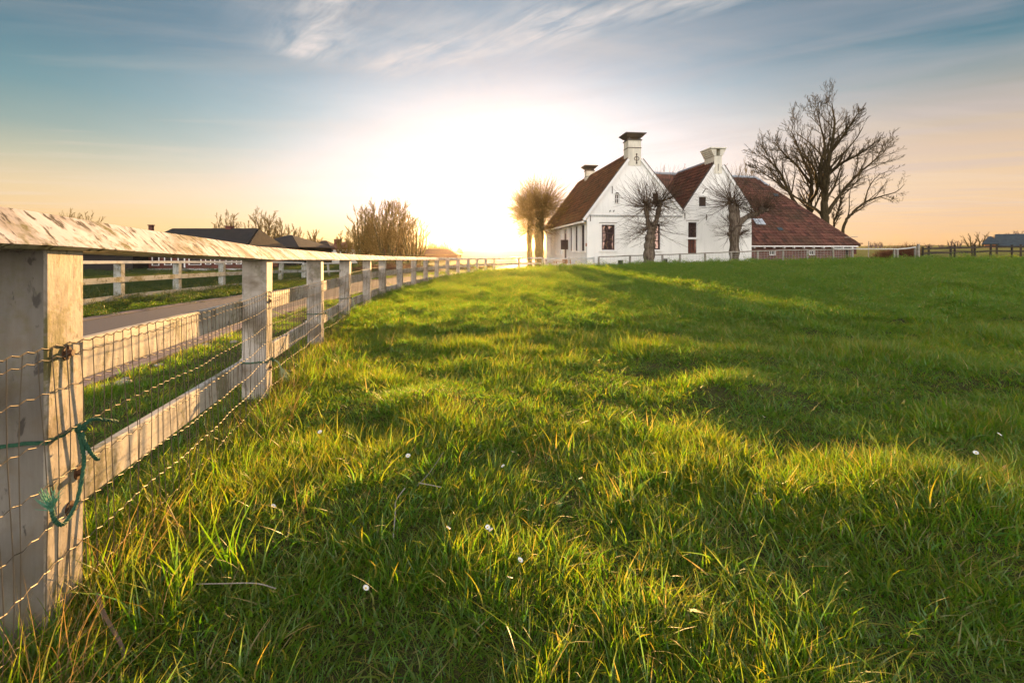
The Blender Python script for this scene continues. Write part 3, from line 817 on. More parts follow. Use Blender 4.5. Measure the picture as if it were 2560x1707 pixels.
# horizontals, kinked at every upright
steps = []
s_ = .05
while s_ < 11.9:
    i = min(int(s_), 11); L = (fl[i+1]-fl[i]).length; steps.append(s_); s_ += .0595/L
rw = random.Random(2)
for hi_, h in enumerate(Hz):
    pl = []
    for k, q in enumerate(steps):
        if q < 6:
            q2 = steps[min(k+1, len(steps)-1)]
            for f_, dz in ((0,0),(.28,.0035),(.5,0),(.78,-.0035)):
                p = net_point(q+(q2-q)*f_, h); p.z += dz; pl.append(p)
        else: pl.append(net_point(q, h))
    mb.tube(pl, .0017 if hi_ else .0021, 4, False)
for k, q in enumerate(steps):
    if q > 9 and k % 2: continue
    hs = [0,.13,.26,.38,.5,.62,.74,.9]
    j = rw.uniform(-.06,.06)/2.4
    pl = [net_point(q + j*math.sin(h*2.5)*.6, h) for h in hs]
    mb.tube(pl, .0017, 4, False)
o = mb.build('wire_netting', M_wire); tag(o, 'rusty galvanised wire netting stretched along the near white fence posts', 'wire netting')
# two loose strands that lift off the netting
mb = MB()
pl = [Vector(net_point(3.9+k*.2, 0)) + Vector((0,0,.05*math.sin(min(1,k/6)*1.57)+.01*math.sin(k*.9))) for k in range(38)]
mb.tube(pl, .0022, 4, False)
o = mb.build('loose_wire', M_wire); tag(o, 'loose strand of wire lifting above the netting along the white fence', 'wire')

# ---------------------------------------------------------------- baler twine round the posts
M_twine, nt, b = mat('green_twine', rough=.8)
co = nt.coord('Object')
nt.put(b.inputs['Base Color'], nt.mix(nt.noise(nt.mapping(co, scale=(60,60,14)), 3, 3, .6), (.008,.04,.028), (.05,.16,.09)))
M_twine_pale = mat('bleached_twine', (.34,.40,.24), .9)[0]
M_twine_tip = mat('frayed_green_twine', (.10,.30,.20), .9)[0]
def curve_pts(ctrl, n=8):
    out = []; m_ = len(ctrl); ctrl = [Vector(c) for c in ctrl]
    for i in range(m_-1):
        p0, p1, p2, p3 = ctrl[max(i-1,0)], ctrl[i], ctrl[i+1], ctrl[min(i+2,m_-1)]
        for j in range(n):
            t = j/n
            out.append(.5*((2*p1)+(p2-p0)*t+(2*p0-5*p1+4*p2-p3)*t*t+(3*p1-p0-3*p2+p3)*t**3))
    out.append(ctrl[-1]); return out
def twist_rope(mb, pl, r):
    for ph in (0, 2.09, 4.19):
        q = []
        for k, p in enumerate(pl):
            t = (pl[min(k+1,len(pl)-1)]-pl[max(k-1,0)]).normalized(); a = t.orthogonal().normalized(); b_ = t.cross(a)
            an = k*.9+ph; q.append(p + (a*math.cos(an)+b_*math.sin(an))*r*.55)
        mb.tube(q, r*.62, 5)
def fence_frame(i):
    d_ = dirs[i]; n_ = Vector((d_.y,-d_.x,0)); return FP[i], d_, n_
def wrap(mb, i, z, r):
    c, d_, n_ = fence_frame(i); w_ = PW; e = .006; u = Vector((0,0,1))
    pl = []
    for k, (a, b_) in enumerate(((0,0),(0,-w_),(w_,-w_),(w_,0),(0,0))):
        aa = -e if a == 0 else a+e; bb = e if b_ == 0 else b_-e
        pl.append(c + d_*aa + n_*bb + u*(z+.004*math.sin(k*2)))
    full = []
    for a, b_ in zip(pl[:-1], pl[1:]):
        for k in range(10): full.append(a.lerp(b_, k/10)+u*(.003*math.sin(k*.7)))
    full.append(pl[-1])
    twist_rope(mb, full, r)
def rope_thing(i, z, label, tails, r=.0045, tip=None):
    c, d_, n_ = fence_frame(i); u = Vector((0,0,1)); K = c + n_*.022 + d_*.10 + u*z
    mb = MB(); wrap(mb, i, z, r)
    o = empty('baling_twine', label, 'twine', (0,0,0), 0, 'green twine tied round the posts of the white fence')
    m0 = mb.build('loop', M_twine, o)
    mb = MB(); rr = random.Random(i)
    kn = [K + d_*rr.uniform(-.02,.02) + n_*rr.uniform(-.008,.012) + u*rr.uniform(-.014,.014) for _ in range(9)]
    twist_rope(mb, curve_pts(kn, 6), r)
    mb.build('knot', M_twine, o)
    for ctrl, mt in tails:
        mb = MB(); pl = curve_pts([K + d_*a + n_*b_ + u*c_ for a, b_, c_ in ctrl], 10); twist_rope(mb, pl, r)
        mb.build('loose_end', mt, o)
        if tip:
            mb = MB(); e = pl[-1]; dr = (pl[-1]-pl[-4]).normalized()
            for k in range(tip[0]):
                a = e + Vector((rr.uniform(-1,1), rr.uniform(-1,1), rr.uniform(-1,1)))*.004
                q = dr*tip[1]*rr.uniform(.5,1.1)+Vector((rr.uniform(-1,1), rr.uniform(-1,1), rr.uniform(-.6,1)))*tip[1]*.42
                mb.tube([a, a+q*.5+Vector((rr.uniform(-1,1),0,rr.uniform(-1,1)))*.006, a+q], [.0011,.0009,.0006], 3)
            mb.build('frayed_end', tip[2], o)
    return o
# nearest post: a long end hanging down and away to the left, its tip frayed; a stub pointing right
c0, d0, n0 = fence_frame(0)
o = rope_thing(0, .565, 'green twine knotted round the nearest white post, one end hanging frayed', [
    (((0,0,0),(.0,.012,-.06),(-.01,.02,-.11),(-.06,.03,-.19),(-.115,.03,-.225),(-.15,.028,-.20),(-.165,.028,-.16)), M_twine)], .0052, (60,.05,M_twine_tip))
for k, ctrl in enumerate((((0,.005,.0),(.03,.02,.018),(.09,.035,-.006),(.15,.03,-.03)), ((-.0,.01,-.01),(.005,.02,-.055),(.03,.028,-.10),(.055,.025,-.115)))):
    K = c0 + n0*.022 + d0*.10 + Vector((0,0,.565)); mb = MB()
    twist_rope(mb, curve_pts([K+d0*a+n0*b_+Vector((0,0,c_)) for a,b_,c_ in ctrl], 10), .0052); mb.build('loose_end', M_twine, o)
rope_thing(1, .26, 'green twine on the second white post with a pale frayed tuft', [
    (((0,0,0),(.03,.03,-.03),(.04,.05,-.08)), M_twine_pale)], .0055, (70,.10,M_twine_pale))
rope_thing(2, .33, 'green twine on the third white post with a short pale end', [
    (((0,0,0),(.04,.02,-.03),(.09,.05,-.08)), M_twine_pale)], .006, (40,.07,M_twine_pale))
rope_thing(3, .30, 'faded green twine on the fourth white post', [(((0,0,0),(.02,.03,-.04),(.0,.05,-.12)), M_twine_pale)], .006, (30,.09,M_twine_pale))
rope_thing(6, .05, 'green twine low on the white post where the netting starts to thin', [(((0,0,0),(.04,.05,-.04),(.08,.07,-.12)), M_twine)], .008, (30,.12,M_twine_tip))
# ---------------------------------------------------------------- helpers for buildings
def poly_wall(outer, holes, axis, pos, depth=.14):
    """flat wall in the plane axis=pos ('y': coordinates are (x,z); 'x': (y,z)) with recessed openings"""
    mb = MB()
    def p3(q, o=0): return (q[0], pos+o, q[1]) if axis == 'y' else (pos+o, q[0], q[1])
    loops = [[Vector((a, b_, 0)) for a, b_ in outer]]
    for (x0, x1, z0, z1) in holes: loops.append([Vector((x0,z0,0)),Vector((x0,z1,0)),Vector((x1,z1,0)),Vector((x1,z0,0))])
    flat = [v for l in loops for v in l]
    for t in tessellate_polygon(loops): mb.quad(*[p3(flat[k]) for k in t])
    for (x0, x1, z0, z1) in holes:
        c = [(x0,z0),(x1,z0),(x1,z1),(x0,z1)]
        for k in range(4): mb.quad(p3(c[k]), p3(c[(k+1)%4]), p3(c[(k+1)%4], depth), p3(c[k], depth))
    return mb
def roof_slab(mb, a, b_, c, d_, th=.12):
    """a,b along the eave, c,d along the ridge (c above b, d above a); UV in metres"""
    a, b_, c, d_ = map(Vector, (a, b_, c, d_))
    e = (b_-a).normalized(); n = e.cross(d_-a).normalized(); s_ = n.cross(e)
    if n.z < 0: n = -n
    uv = [((p-a).dot(e)+50, (p-a).dot(s_)+50) for p in (a,b_,c,d_)]
    mb.quad(a+n*th, b_+n*th, c+n*th, d_+n*th, uv=uv)
    z0 = [(0,0)]*4
    mb.quad(a, d_, c, b_, uv=z0)
    for p, q in ((a,b_),(b_,c),(c,d_),(d_,a)): mb.quad(p, q, q+n*th, p+n*th, uv=z0)
def tile_field(mb, a, b_, c, d_, w=.34, h=.36, lift=.15):
    """overlapping pantiles laid on a slope: a,b along the eave, d above a, c above b"""
    a, b_, c, d_ = map(Vector, (a, b_, c, d_)); e = (b_-a).normalized(); n = e.cross(d_-a).normalized()
    if n.z < 0: n = -n
    sl_ = n.cross(e)
    if sl_.z < 0: sl_ = -sl_
    L = (b_-a).length; H = (d_-a).dot(sl_); du = (d_-a).dot(e); cu_ = (c-a).dot(e)
    H = min(H, (c-a).dot(sl_)); nr_ = int(math.ceil(H/h)); sub_ = 5; umin, umax = min(0,du), max(L,cu_)
    def P3(u, v, z): return a+e*u+sl_*v+n*(z+lift)
    n0, n1 = int(math.floor(umin/w)), int(math.ceil(umax/w)); rt = random.Random(4)
    for j in range(nr_):
        v0 = j*h; v1 = min(v0+h, H); l0, l1 = du*v0/H, du*v1/H; r0, r1 = L+(cu_-L)*v0/H, L+(cu_-L)*v1/H
        for i in range(n0, n1):
            jit = rt.uniform(-.008,.008); jv = rt.uniform(-.012,.012)
            for k in range(sub_):
                ua, ub = (i+k/sub_)*w, (i+(k+1)/sub_)*w
                if ub <= min(l0,l1) or ua >= max(r0,r1): continue
                za, zb = (.035*math.sin(6.283*q/sub_+.6)+jit for q in (k,k+1))
                p = [min(max(ua,l0),r0), min(max(ub,l0),r0), min(max(ub,l1),r1), min(max(ua,l1),r1)]
                if p[1]-p[0] < 1e-4 and p[2]-p[3] < 1e-4: continue
                q = (P3(p[0],v0+jv,za+.05), P3(p[1],v0+jv,zb+.05), P3(p[2],v1+.02,zb), P3(p[3],v1+.02,za))
                cu0 = (i+.5)*w+50; cv0 = (j+.5)*h+50
                mb.quad(*q, uv=[(cu0-.02,cv0-.02),(cu0+.02,cv0-.02),(cu0+.02,cv0+.02),(cu0-.02,cv0+.02)])
                mb.quad(P3(p[0],v0+jv,za-.01), P3(p[1],v0+jv,zb-.01), q[1], q[0], uv=[(cu0,cv0)]*4)
def add_window(parent, axis, pos, x0, x1, z0, z1, cols, rows, sash=None, gl=None, out=-1, frame=.09, name='window', sill=True, fm=None, bar=.075, arched=False):
    sash = sash or M_sash; gl = gl or M_glass; fm = fm or M_trim
    def bx(mb, a0, a1, c0, c1, o0, o1):
        lo_, hi_ = min(pos+o0,pos+o1), max(pos+o0,pos+o1)
        if axis == 'y': mb.box(((a0+a1)/2, (lo_+hi_)/2, (c0+c1)/2), ((a1-a0)/2, (hi_-lo_)/2, (c1-c0)/2))
        else: mb.box(((lo_+hi_)/2, (a0+a1)/2, (c0+c1)/2), ((hi_-lo_)/2, (a1-a0)/2, (c1-c0)/2))
    i_ = -out                              # inwards
    mb = MB(); e = bar*1.3
    bx(mb, x0, x0+e, z0, z1, .06*i_, .10*i_); bx(mb, x1-e, x1, z0, z1, .06*i_, .10*i_)
    bx(mb, x0+e, x1-e, z0, z0+e, .06*i_, .10*i_); bx(mb, x0+e, x1-e, z1-e, z1, .06*i_, .10*i_)
    for k in range(1, cols): c = x0+(x1-x0)*k/cols; bx(mb, c-bar/2, c+bar/2, z0+e, z1-e, .062*i_, .098*i_)
    for k in range(1, rows): c = z0+(z1-z0)*k/rows; bx(mb, x0+e, x1-e, c-bar/2, c+bar/2, .066*i_, .094*i_)
    w = mb.build(name, sash, parent)
    mb = MB(); bx(mb, x0+.01, x1-.01, z0+.01, z1-.01, .105*i_, .115*i_); mb.build('pane', gl, w)
    mb = MB(); f_ = frame
    bx(mb, x0-f_, x0, z0-f_*.5, z1+f_, .05*out, .02*i_); bx(mb, x1, x1+f_, z0-f_*.5, z1+f_, .05*out, .02*i_)
    bx(mb, x0, x1, z1, z1+f_, .05*out, .02*i_); bx(mb, x0, x1, z0-f_*.5, z0, .05*out, .02*i_)
    mb.build('frame', fm, w)
    if sill:
        mb = MB(); bx(mb, x0-f_-.06, x1+f_+.06, z0-f_*.5-.07, z0-f_*.5-.003, .10*out, -.001*out); mb.build('sill', fm, w)
        mb = MB(); bx(mb, x0-f_-.05, x1+f_+.05, z1+f_+.003, z1+f_+.05, .08*out, -.001*out); mb.build('lintel', M_grey_wood if arched is False else fm, w)
    return w
def anchor_bar(mb, x, z, h=.55, tilt=0):
    mb.beam((x-h/2*math.sin(tilt), -.02, z-h/2*math.cos(tilt)), (x+h/2*math.sin(tilt), -.02, z+h/2*math.cos(tilt)), .05, .03, up=(0,1,0))

# ---------------------------------------------------------------- the white farmhouse
HA = rad(6.5); HO = Vector((5.6, 36.0, 0))
house = empty('white_farmhouse', 'white farmhouse with two steep gables, red brown tiled roofs and capped chimneys', 'farmhouse', HO, HA)
cu = Vector((math.cos(HA), math.sin(HA), 0)); cs = Vector((-math.sin(HA), math.cos(HA), 0))
def fac(px, py, off=0):          # photo pixel -> (along the facade, height)
    r = Vector(((px-1280)/F, 1, (HY-py)/F)); o = HO + cs*off
    t = (o.dot(cs))/(r.dot(cs)); p = r*t
    return (p-HO).dot(cu), p.z+EYE
def sidew(px, py):               # photo pixel -> (back along the side wall, height)
    r = Vector(((px-1280)/F, 1, (HY-py)/F)); t = HO.dot(cu)/r.dot(cu); p = r*t
    return (p-HO).dot(cs), p.z+EYE
W_ = 13.05; EV = 3.80; A1, Z1 = 3.66, 8.62; A2, Z2 = 10.28, 8.15
V12 = 7.43; ZV = 4.0 + .28
k1 = (Z1-EV)/A1
ZV = Z1-(V12-A1)*k1; ZV = (ZV + Z2-(A2-V12)*k1)/2
k2 = (Z2-ZV)/(A2-V12); E2 = Z2-(W_-A2)*k2
wins = []
def fw(x0, y0, x1, y1):
    a, z1 = fac(x0, y0); b_, z0 = fac(x1, y1); return (a, b_, z0, z1)
w_a = fw(1504, 562, 1536.5, 625); w_b = fw(1619, 560, 1650, 624)
w_attic = fw(1537, 485.5, 1548, 509); w_hatch = fw(1747.5, 493, 1765, 516); w_hatch1 = fw(1632, 484, 1646, 509)
w_door = fw(1720, 556, 1741, 633.5); c1 = fw(1545, 651, 1558, 665); c2 = fw(1656, 647, 1669.5, 661)
w_slit = fw(1846, 592, 1851, 632)
cut = []
holes = [w_a, w_b, w_attic, w_hatch, w_hatch1, w_door, c1, c2]
outer = [(0,-.9),(W_,-.9),(W_,E2),(A2+.25,Z2-.25*k2),(A2-.25,Z2-.25*k2),(V12,ZV),(A1+.45,Z1-.45*k1),(A1-.45,Z1-.45*k1),(0,EV)]
mb = poly_wall(outer, holes, 'y', 0)
mb.build('front_wall', M_wall, house)
# other walls: left side with its row of windows, right side, back
DEP = 16.6
swin = []
for x0, x1, y0, y1 in ((1453.3,1462.3,563.5,627.5),(1438,1445,567,627.5),(1425.5,1431,570,627.5),(1400.8,1403.8,576,635.5),(1389.5,1392,577,635),(1378.3,1380.6,579,635)):
    s1_, zt = sidew(x0, y0); s0_, _ = sidew(x1, y0); _, zb = sidew(x0, y1)
    if s1_ > DEP-.5: continue
    swin.append((s0_, s1_, zb, min(zt, EV-.45)))
s1_, zt = sidew(1411.5, 572); s0_, _ = sidew(1416, 572); sdoor = (s0_, s1_+.25, .05, min(zt, EV-.45))
mb = poly_wall([(0,-.9),(DEP,-.9),(DEP,EV),(0,EV)], swin+[sdoor], 'x', 0)
mb.build('side_wall', M_wall, house)
mb = MB()
mb.quad((W_,0,-.9),(W_,6.5,-.9),(W_,6.5,E2),(W_,0,E2))
mb.quad((0,DEP,-.9),(V12,DEP,-.9),(V12,DEP,ZV),(A1,DEP,Z1),(0,DEP,EV))
mb.quad((V12,DEP,-.9),(V12,6.5,-.9),(V12,6.5,ZV),(V12,DEP,ZV))
mb.quad((V12,6.5,-.9),(W_,6.5,-.9),(W_,6.5,E2),(A2,6.5,Z2),(V12,6.5,ZV))
mb.build('back_wall', M_wall, house)
mb = MB()                              # dark rooms behind the openings
mb.box((4.2, 1.7, 4.2), (3.5, 1.4, .03)); 
mb.build('floor_boards', M_black, house)
add_window(house, 'y', 0, *w_a, 2, 3, frame=.13)
add_window(house, 'y', 0, *w_b, 2, 3, frame=.13)
w = add_window(house, 'y', 0, *w_attic, 2, 2, M_trim, M_glass_dk, frame=.03, sill=False, bar=.035)
# arched head of the attic light
mb = MB(); xm, rr_ = (w_attic[0]+w_attic[1])/2, (w_attic[1]-w_attic[0])/2
arc = [(xm+rr_*math.cos(a), w_attic[3]+.02+rr_*.75*math.sin(a)) for a in [math.pi*k/10 for k in range(11)]]
mb.quad(*[(a, -.006, b_) for a, b_ in arc]); mb.build('arched_head', M_black, w)
mb = MB(); mb.tube([(a, -.02, b_) for a, b_ in arc], .022, 5); mb.build('arch_frame', M_trim, w)
def hatch(h, nm='loft_hatch'):
    mb = MB(); x0,x1,z0,z1 = h; n = 5
    for k in range(n):
        a = x0+(x1-x0)*k/n; b_ = x0+(x1-x0)*(k+1)/n
        mb.box(((a+b_)/2, .05, (z0+z1)/2), ((b_-a)/2-.008, .02, (z1-z0)/2-.01))
    mb.box(((x0+x1)/2, .1, (z0+z1)/2), ((x1-x0)/2, .02, (z1-z0)/2))
    o = mb.build(nm, M_black, house)
    mb = MB(); mb.box(((x0+x1)/2, -.02, z1+.05), ((x1-x0)/2+.05, .03, .035)); mb.build('lintel', M_trim, o)
    mb = MB(); mb.box(((x0+x1)/2, -.02, z0-.04), ((x1-x0)/2+.04, .03, .03)); mb.build('sill', M_trim, o)
hatch(w_hatch); hatch(w_hatch1); hatch(c1, 'cellar_vent'); hatch(c2, 'cellar_vent')
# tall door window: glazed above, brown boarding below
x0,x1,z0,z1 = w_door; zm = z0+(z1-z0)*.50
dr = add_window(house, 'y', 0, x0, x1, zm+.02, z1, 3, 3, frame=.12, name='tall_window', bar=.03)
mb = MB(); mb.box(((x0+x1)/2,.08,(z0+zm)/2), ((x1-x0)/2,.02,(zm-z0)/2))
mb.build('lower_pane', M_glass_red, dr)
mb = MB()
for k in range(4): mb.box((x0+(x1-x0)*k/3, .05, (z0+zm)/2), (.018,.02,(zm-z0)/2))
for j in range(4): mb.box(((x0+x1)/2, .045, z0+.02+(zm-z0-.04)*j/3), ((x1-x0)/2,.018,.018))
mb.build('lower_sash', M_sash, dr)
mb = MB(); mb.box(((x0+x1)/2, .03, zm), ((x1-x0)/2, .06, .035)); mb.build('transom', M_trim, dr)
for q in swin: add_window(house, 'x', 0, *q, 2, 3, gl=M_glass_dk, frame=.1, bar=.035)
x0,x1,z0,z1 = sdoor
mb = MB(); mb.box((.08,(x0+x1)/2,(z0+z1)/2-.2), (.03,(x1-x0)/2-.02,(z1-z0)/2-.22)); o = mb.build('door', M_sash, house)
mb = MB(); mb.tube([(.03,x0+.12,1.15),(-.02,x0+.12,1.15),(-.03,x0+.2,1.15)], .015, 5); mb.build('handle', M_iron, o)
s_, z_ = sidew(1417.5, 612); mb = MB(); mb.box((-.34, s_-.5, z_), (.32, .03, .42), None, .01); mb.build('hanging_board', M_black, house)
s_, z_ = sidew(1466, 612); mb = MB(); mb.box((-.02, .22, z_), (.015, .14, .12)); mb.build('house_plaque', M_orbrick, house)
# brick cornice across the gable, plinth line, anchors
mb = MB(); zc = fac(1500, 540)[1]
n = 60
mb.box((V12/2, -.03, zc+.06), (V12/2, .03, .025))
for k in range(n):
    mb.box((V12*(k+.5)/n, -.025, zc-.01), (V12/n*.28, .025, .04))
mb.build('brick_cornice', M_plinth, house)
for px, py, h, t in ((1530.5,475,.55,0),(1476,545,.5,0),(1712,540,.45,0),(1766,543,.45,0),(1760,478,.45,.6),(1819,543,.45,0),(1795,419,.55,0),(1595,545,.4,0)):
    a, z_ = fac(px, py); mb = MB(); anchor_bar(mb, a, z_, h, t); mb.build('wall_anchor', M_iron, house)
a, z_ = fac(1591, 397); mb = MB()             # ornamental anchor under the big chimney
mb.beam((a,-.06,z_-.36),(a,-.06,z_+.36),.05,.03,up=(0,1,0))
ring = [(a+.19*math.cos(q), -.065, z_+.14*math.sin(q)) for q in [2*math.pi*k/14 for k in range(15)]]
mb.tube(ring, .02, 5)
for dz in (.33,-.33): mb.tube([(a,-.06,z_+dz-.07),(a,-.06,z_+dz),(a,-.06,z_+dz+.07)], [.01,.07,.01], 6)
mb.build('ornamental_anchor', M_iron, house)
for px in (1524.5, 1534):
    a, z_ = fac(px, 527); mb = MB(); mb.tube([(a,-.01,z_-.08),(a,-.05,z_),(a+.05,-.05,z_+.03)], .03, 5); mb.build('wall_hook', M_iron, house)
# roofs
OV = .32
mb = MB()
e1 = EV-.10-OV*k1*.0
roof_slab(mb, (-OV,.03,EV-OV*k1), (-OV,DEP+.1,EV-OV*k1), (A1,DEP+.1,Z1), (A1,.03,Z1))
tile_field(mb, (-OV,.03,EV-OV*k1), (-OV,DEP+.1,EV-OV*k1), (A1,DEP+.1,Z1), (A1,.03,Z1))
mb.build('roof', M_tile_main, house)
mb = MB(); roof_slab(mb, (V12,DEP+.1,ZV), (V12,.03,ZV), (A1,.03,Z1), (A1,DEP+.1,Z1)); 
mb.build('roof', M_tile_main, house)
mb = MB(); roof_slab(mb, (V12,.03,ZV), (V12,6.6,ZV), (A2,6.6,Z2), (A2,.03,Z2))
tile_field(mb, (V12,.03,ZV), (V12,6.6,ZV), (A2,6.6,Z2), (A2,.03,Z2))
roof_slab(mb, (W_+.02,6.6,E2), (W_+.02,.03,E2), (A2,.03,Z2), (A2,6.6,Z2))
mb.build('roof', tiles('brown_red_pantiles', [(.035,.012,.008),(.08,.026,.014),(.13,.042,.022),(.05,.018,.01)], (.04,.035,.012), .4, .34, .36), house)
mb = MB(); mb.tube([(A1,0,Z1+.12),(A1,DEP,Z1+.12)], .12, 8); mb.build('ridge', M_tile_main, house)
mb = MB(); mb.tube([(A2,.6,Z2+.12),(A2,6.6,Z2+.12)], .15, 8); mb.build('ridge', M_ridge, house)
# white verge boards with a thin dark capping
def verge(p, q, off=-.08):
    p = Vector(p); q = Vector(q); d_ = (q-p).normalized(); up = Vector((-d_.z,0,d_.x)); 
    if up.z < 0: up = -up
    mb = MB(); mb.beam(p+Vector((0,off,0))+up*.07, q+Vector((0,off,0))+up*.07, .14, .20, up=up); o = mb.build('verge_board', M_trim, house)
    mb = MB(); mb.beam(p+Vector((0,off-.01,0))+up*.19, q+Vector((0,off-.01,0))+up*.19, .2, .035, up=up); mb.build('verge_capping', M_lead, o)
verge((-.25,0,EV-.25*k1),(A1-.45,0,Z1-.45*k1)); verge((A1+.45,0,Z1-.45*k1),(V12-.05,0,ZV+.05*k1))
verge((V12+.05,0,ZV+.05*k2),(A2-.28,0,Z2-.28*k2)); verge((A2+.30,0,Z2-.30*k2),(W_+.05,0,E2-.05*k2))
# gutter and its brackets along the side eave
mb = MB(); gz_ = EV-OV*k1-.02
mb.beam((-.40,-.2,gz_),(-.40,DEP+.1,gz_),.16,.13); o = mb.build('gutter', M_trim, house)
mb = MB(); mb.box((-.14, DEP/2, EV-.30), (.14, DEP/2, .04)); mb.build('soffit', M_trim, house)
for k in range(11): mb = MB(); mb.box((-.17, .5+k*1.55, EV-.40), (.15,.04,.06)); mb.build('eave_bracket', M_trim, house)
# chimneys
def chimney(x, y, zb, zt, wx, wy, kind, par=house):
    mb = MB(); mb.box((x,y,(zb+zt)/2), (wx/2,wy/2,(zt-zb)/2)); ch = mb.build('chimney', M_chim, par)
    if kind == 'cap':
        mb = MB()
        mb.box((x,y,zt-.62), (wx/2+.03,wy/2+.03,.03)); mb.box((x,y,zt-.02), (wx/2+.06,wy/2+.06,.04)); mb.build('band', M_lead, ch)
        mb = MB()
        for sx in (-1,1):
            for sy in (-1,1): mb = MB(); mb.box((x+sx*(wx/2-.12),y+sy*(wy/2-.12),zt+.09), (.09,.09,.09)); mb.build('cap_support', M_lead, ch)
        mb = MB(); w2, w3 = wx/2+.04, wx/2+.27; z0, z1 = zt+.16, zt+.40; d2, d3 = wy/2+.04, wy/2+.30
        lo_ = [(x-w2,y-d2,z0),(x+w2,y-d2,z0),(x+w2,y+d2,z0),(x-w2,y+d2,z0)]; hi_ = [(x-w3,y-d3,z1),(x+w3,y-d3,z1),(x+w3,y+d3,z1),(x-w3,y+d3,z1)]
        for k in range(4): mb.quad(lo_[k],lo_[(k+1)%4],hi_[(k+1)%4],hi_[k])
        mb.quad(*lo_[::-1])
        mb.box((x,y,z1+.035),(w3+.03,d3+.03,.035)); mb.build('flared_cap', M_lead, ch)
    else:
        mb = MB()
        for k in range(4):
            e = .07*(k+1); mb.box((x-(wx/2-.08)-e/2,y,zt+.07+k*.13),(.08+e/2,wy/2+.02,.06)); mb.box((x+(wx/2-.08)+e/2,y,zt+.07+k*.13),(.08+e/2,wy/2+.02,.06))
        mb.box((x,y,zt+.6),(wx/2+.33,wy/2+.1,.05)); mb.box((x,y+wy/2-.06,zt+.28),(wx/2-.1,.05,.28)); mb.build('stepped_cap', M_chim, ch)
chimney(A1, .47, Z1-1.0, 1.1+(HY-350)*36.5/F, 1.0, 1.0, 'cap')
zc2 = 1.1+(HY-431)*46.5/F
chimney(A1-.05, 12.3, Z1-.9, 1.1+(HY-425)*48.0/F, .8, .8, 'cap')
chimney(A2+.02, .72, Z2-1.0, 1.1+(HY-391)*37.3/F, .62, 1.5, 'step')

# ---------------------------------------------------------------- the barn with its great hipped roof
BO = HO + cu*W_ + cs*2.0
barn = empty('brick_barn', 'low red brick barn under a huge red tiled hipped roof beside the white farmhouse', 'barn', BO, HA)
BW, BD = 10.35, 14.5; BE = 1.72; BR = 8.25; RY = 7.2
def bfac(px, py):
    r = Vector(((px-1280)/F, 1, (HY-py)/F)); t = BO.dot(cs)/r.dot(cs); p = r*t
    return (p-BO).dot(cu), p.z+EYE
bw = []
for x0, x1 in ((1924,1937.5),(2023,2036)):
    a, zt = bfac(x0, 626.5); b_, zb = bfac(x1, 637.5); bw.append((a, b_, zb, zt))
mb = poly_wall([(0,-1),(BW,-1),(BW,BE),(0,BE)], bw, 'y', 0, .1)
mb.quad((BW,0,-1),(BW,BD,-1),(BW,BD,BE),(BW,0,BE)); mb.quad((0,BD,-1),(BW,BD,-1),(BW,BD,BE),(0,BD,BE))
mb.build('wall', M_brick, barn)
for q in bw: add_window(barn, 'y', 0, *q, 2, 1, M_trim, M_glass_dk, frame=.03, sill=False, bar=.04)
XR = 6.35
mb = MB()
a = Vector((-4.5,-.35,BE-.12)); b_ = Vector((BW+.35,-.35,BE-.12)); c = Vector((XR,RY,BR)); d_ = Vector((-4.5,RY,BR+.25))
roof_slab(mb, (0,-.35,BE-.12), b_, c, (0,RY,BR+.12), .14)
tile_field(mb, (0,-.35,BE-.12), b_, c, (0,RY,BR+.0), .36, .38)
mb.build('roof', M_tile_red, barn)
mb = MB(); roof_slab(mb, (BW+.35,BD+.35,BE-.12), (0,BD+.35,BE-.12), (0,RY,BR+.12), (XR,RY,BR), .14)
roof_slab(mb, (BW+.35,-.35,BE-.12), (BW+.35,BD+.35,BE-.12), (XR,RY+.01,BR), (XR,RY,BR), .14)
roof_slab(mb, (-4.5,4.6,5.6), (0,4.6,5.6), (0,RY,BR+.12), (-4.5,RY,BR+.25), .14)
roof_slab(mb, (0,9.8,5.6), (-4.5,9.8,5.6), (-4.5,RY,BR+.25), (0,RY,BR+.12), .14)
mb.build('roof', M_tile_red, barn)
mb = MB(); mb.tube([(-4.5,RY,BR+.42),(0,RY,BR+.30),(XR,RY,BR+.16)], .15, 8); mb.tube([(XR,RY,BR+.17),(XR+.62,RY-1.1,BR-.80)], .13, 8); mb.build('ridge', M_ridge, barn)
mb = MB()
hp0, hp1 = Vector((XR+.62,RY-1.1,BR-.9)), Vector((BW+.3,-.3,BE+.02))
mb.tube([hp0.lerp(hp1, k/24)+Vector((0,0,.06+.03*(k%2))) for k in range(25)], .09, 6); mb.build('hip_tiles', M_tile_red, barn)
mb = MB(); mb.beam((0,-.43,BE-.12),(BW+.1,-.43,BE-.12),.09,.085); mb.build('gutter', M_trim, barn)
mb = MB()
for k in range(12): mb.box((.45+k*.87,-.30,BE-.24),(.03,.12,.05))
mb.build('gutter_brackets', M_trim, barn)
mb = MB(); mb.tube([(BW-.55,-.08,BE-.2),(BW-.55,-.08,-.5)], .07, 8); mb.build('downpipe', M_black, barn)
mb = MB(); mb.box((BW+.1,.6,BE-.35),(.35,.5,.42)); mb.box((BW+.12,.2,BE+.12),(.42,.65,.04)); mb.build('lean_to', M_dkbrick, barn)
mb = MB(); mb.beam((BW-1.0,-.3,BE+.62),(BW+.1,-.4,BE+.68),.07,.05); mb.build('ridge_pole', M_grey_wood, barn)
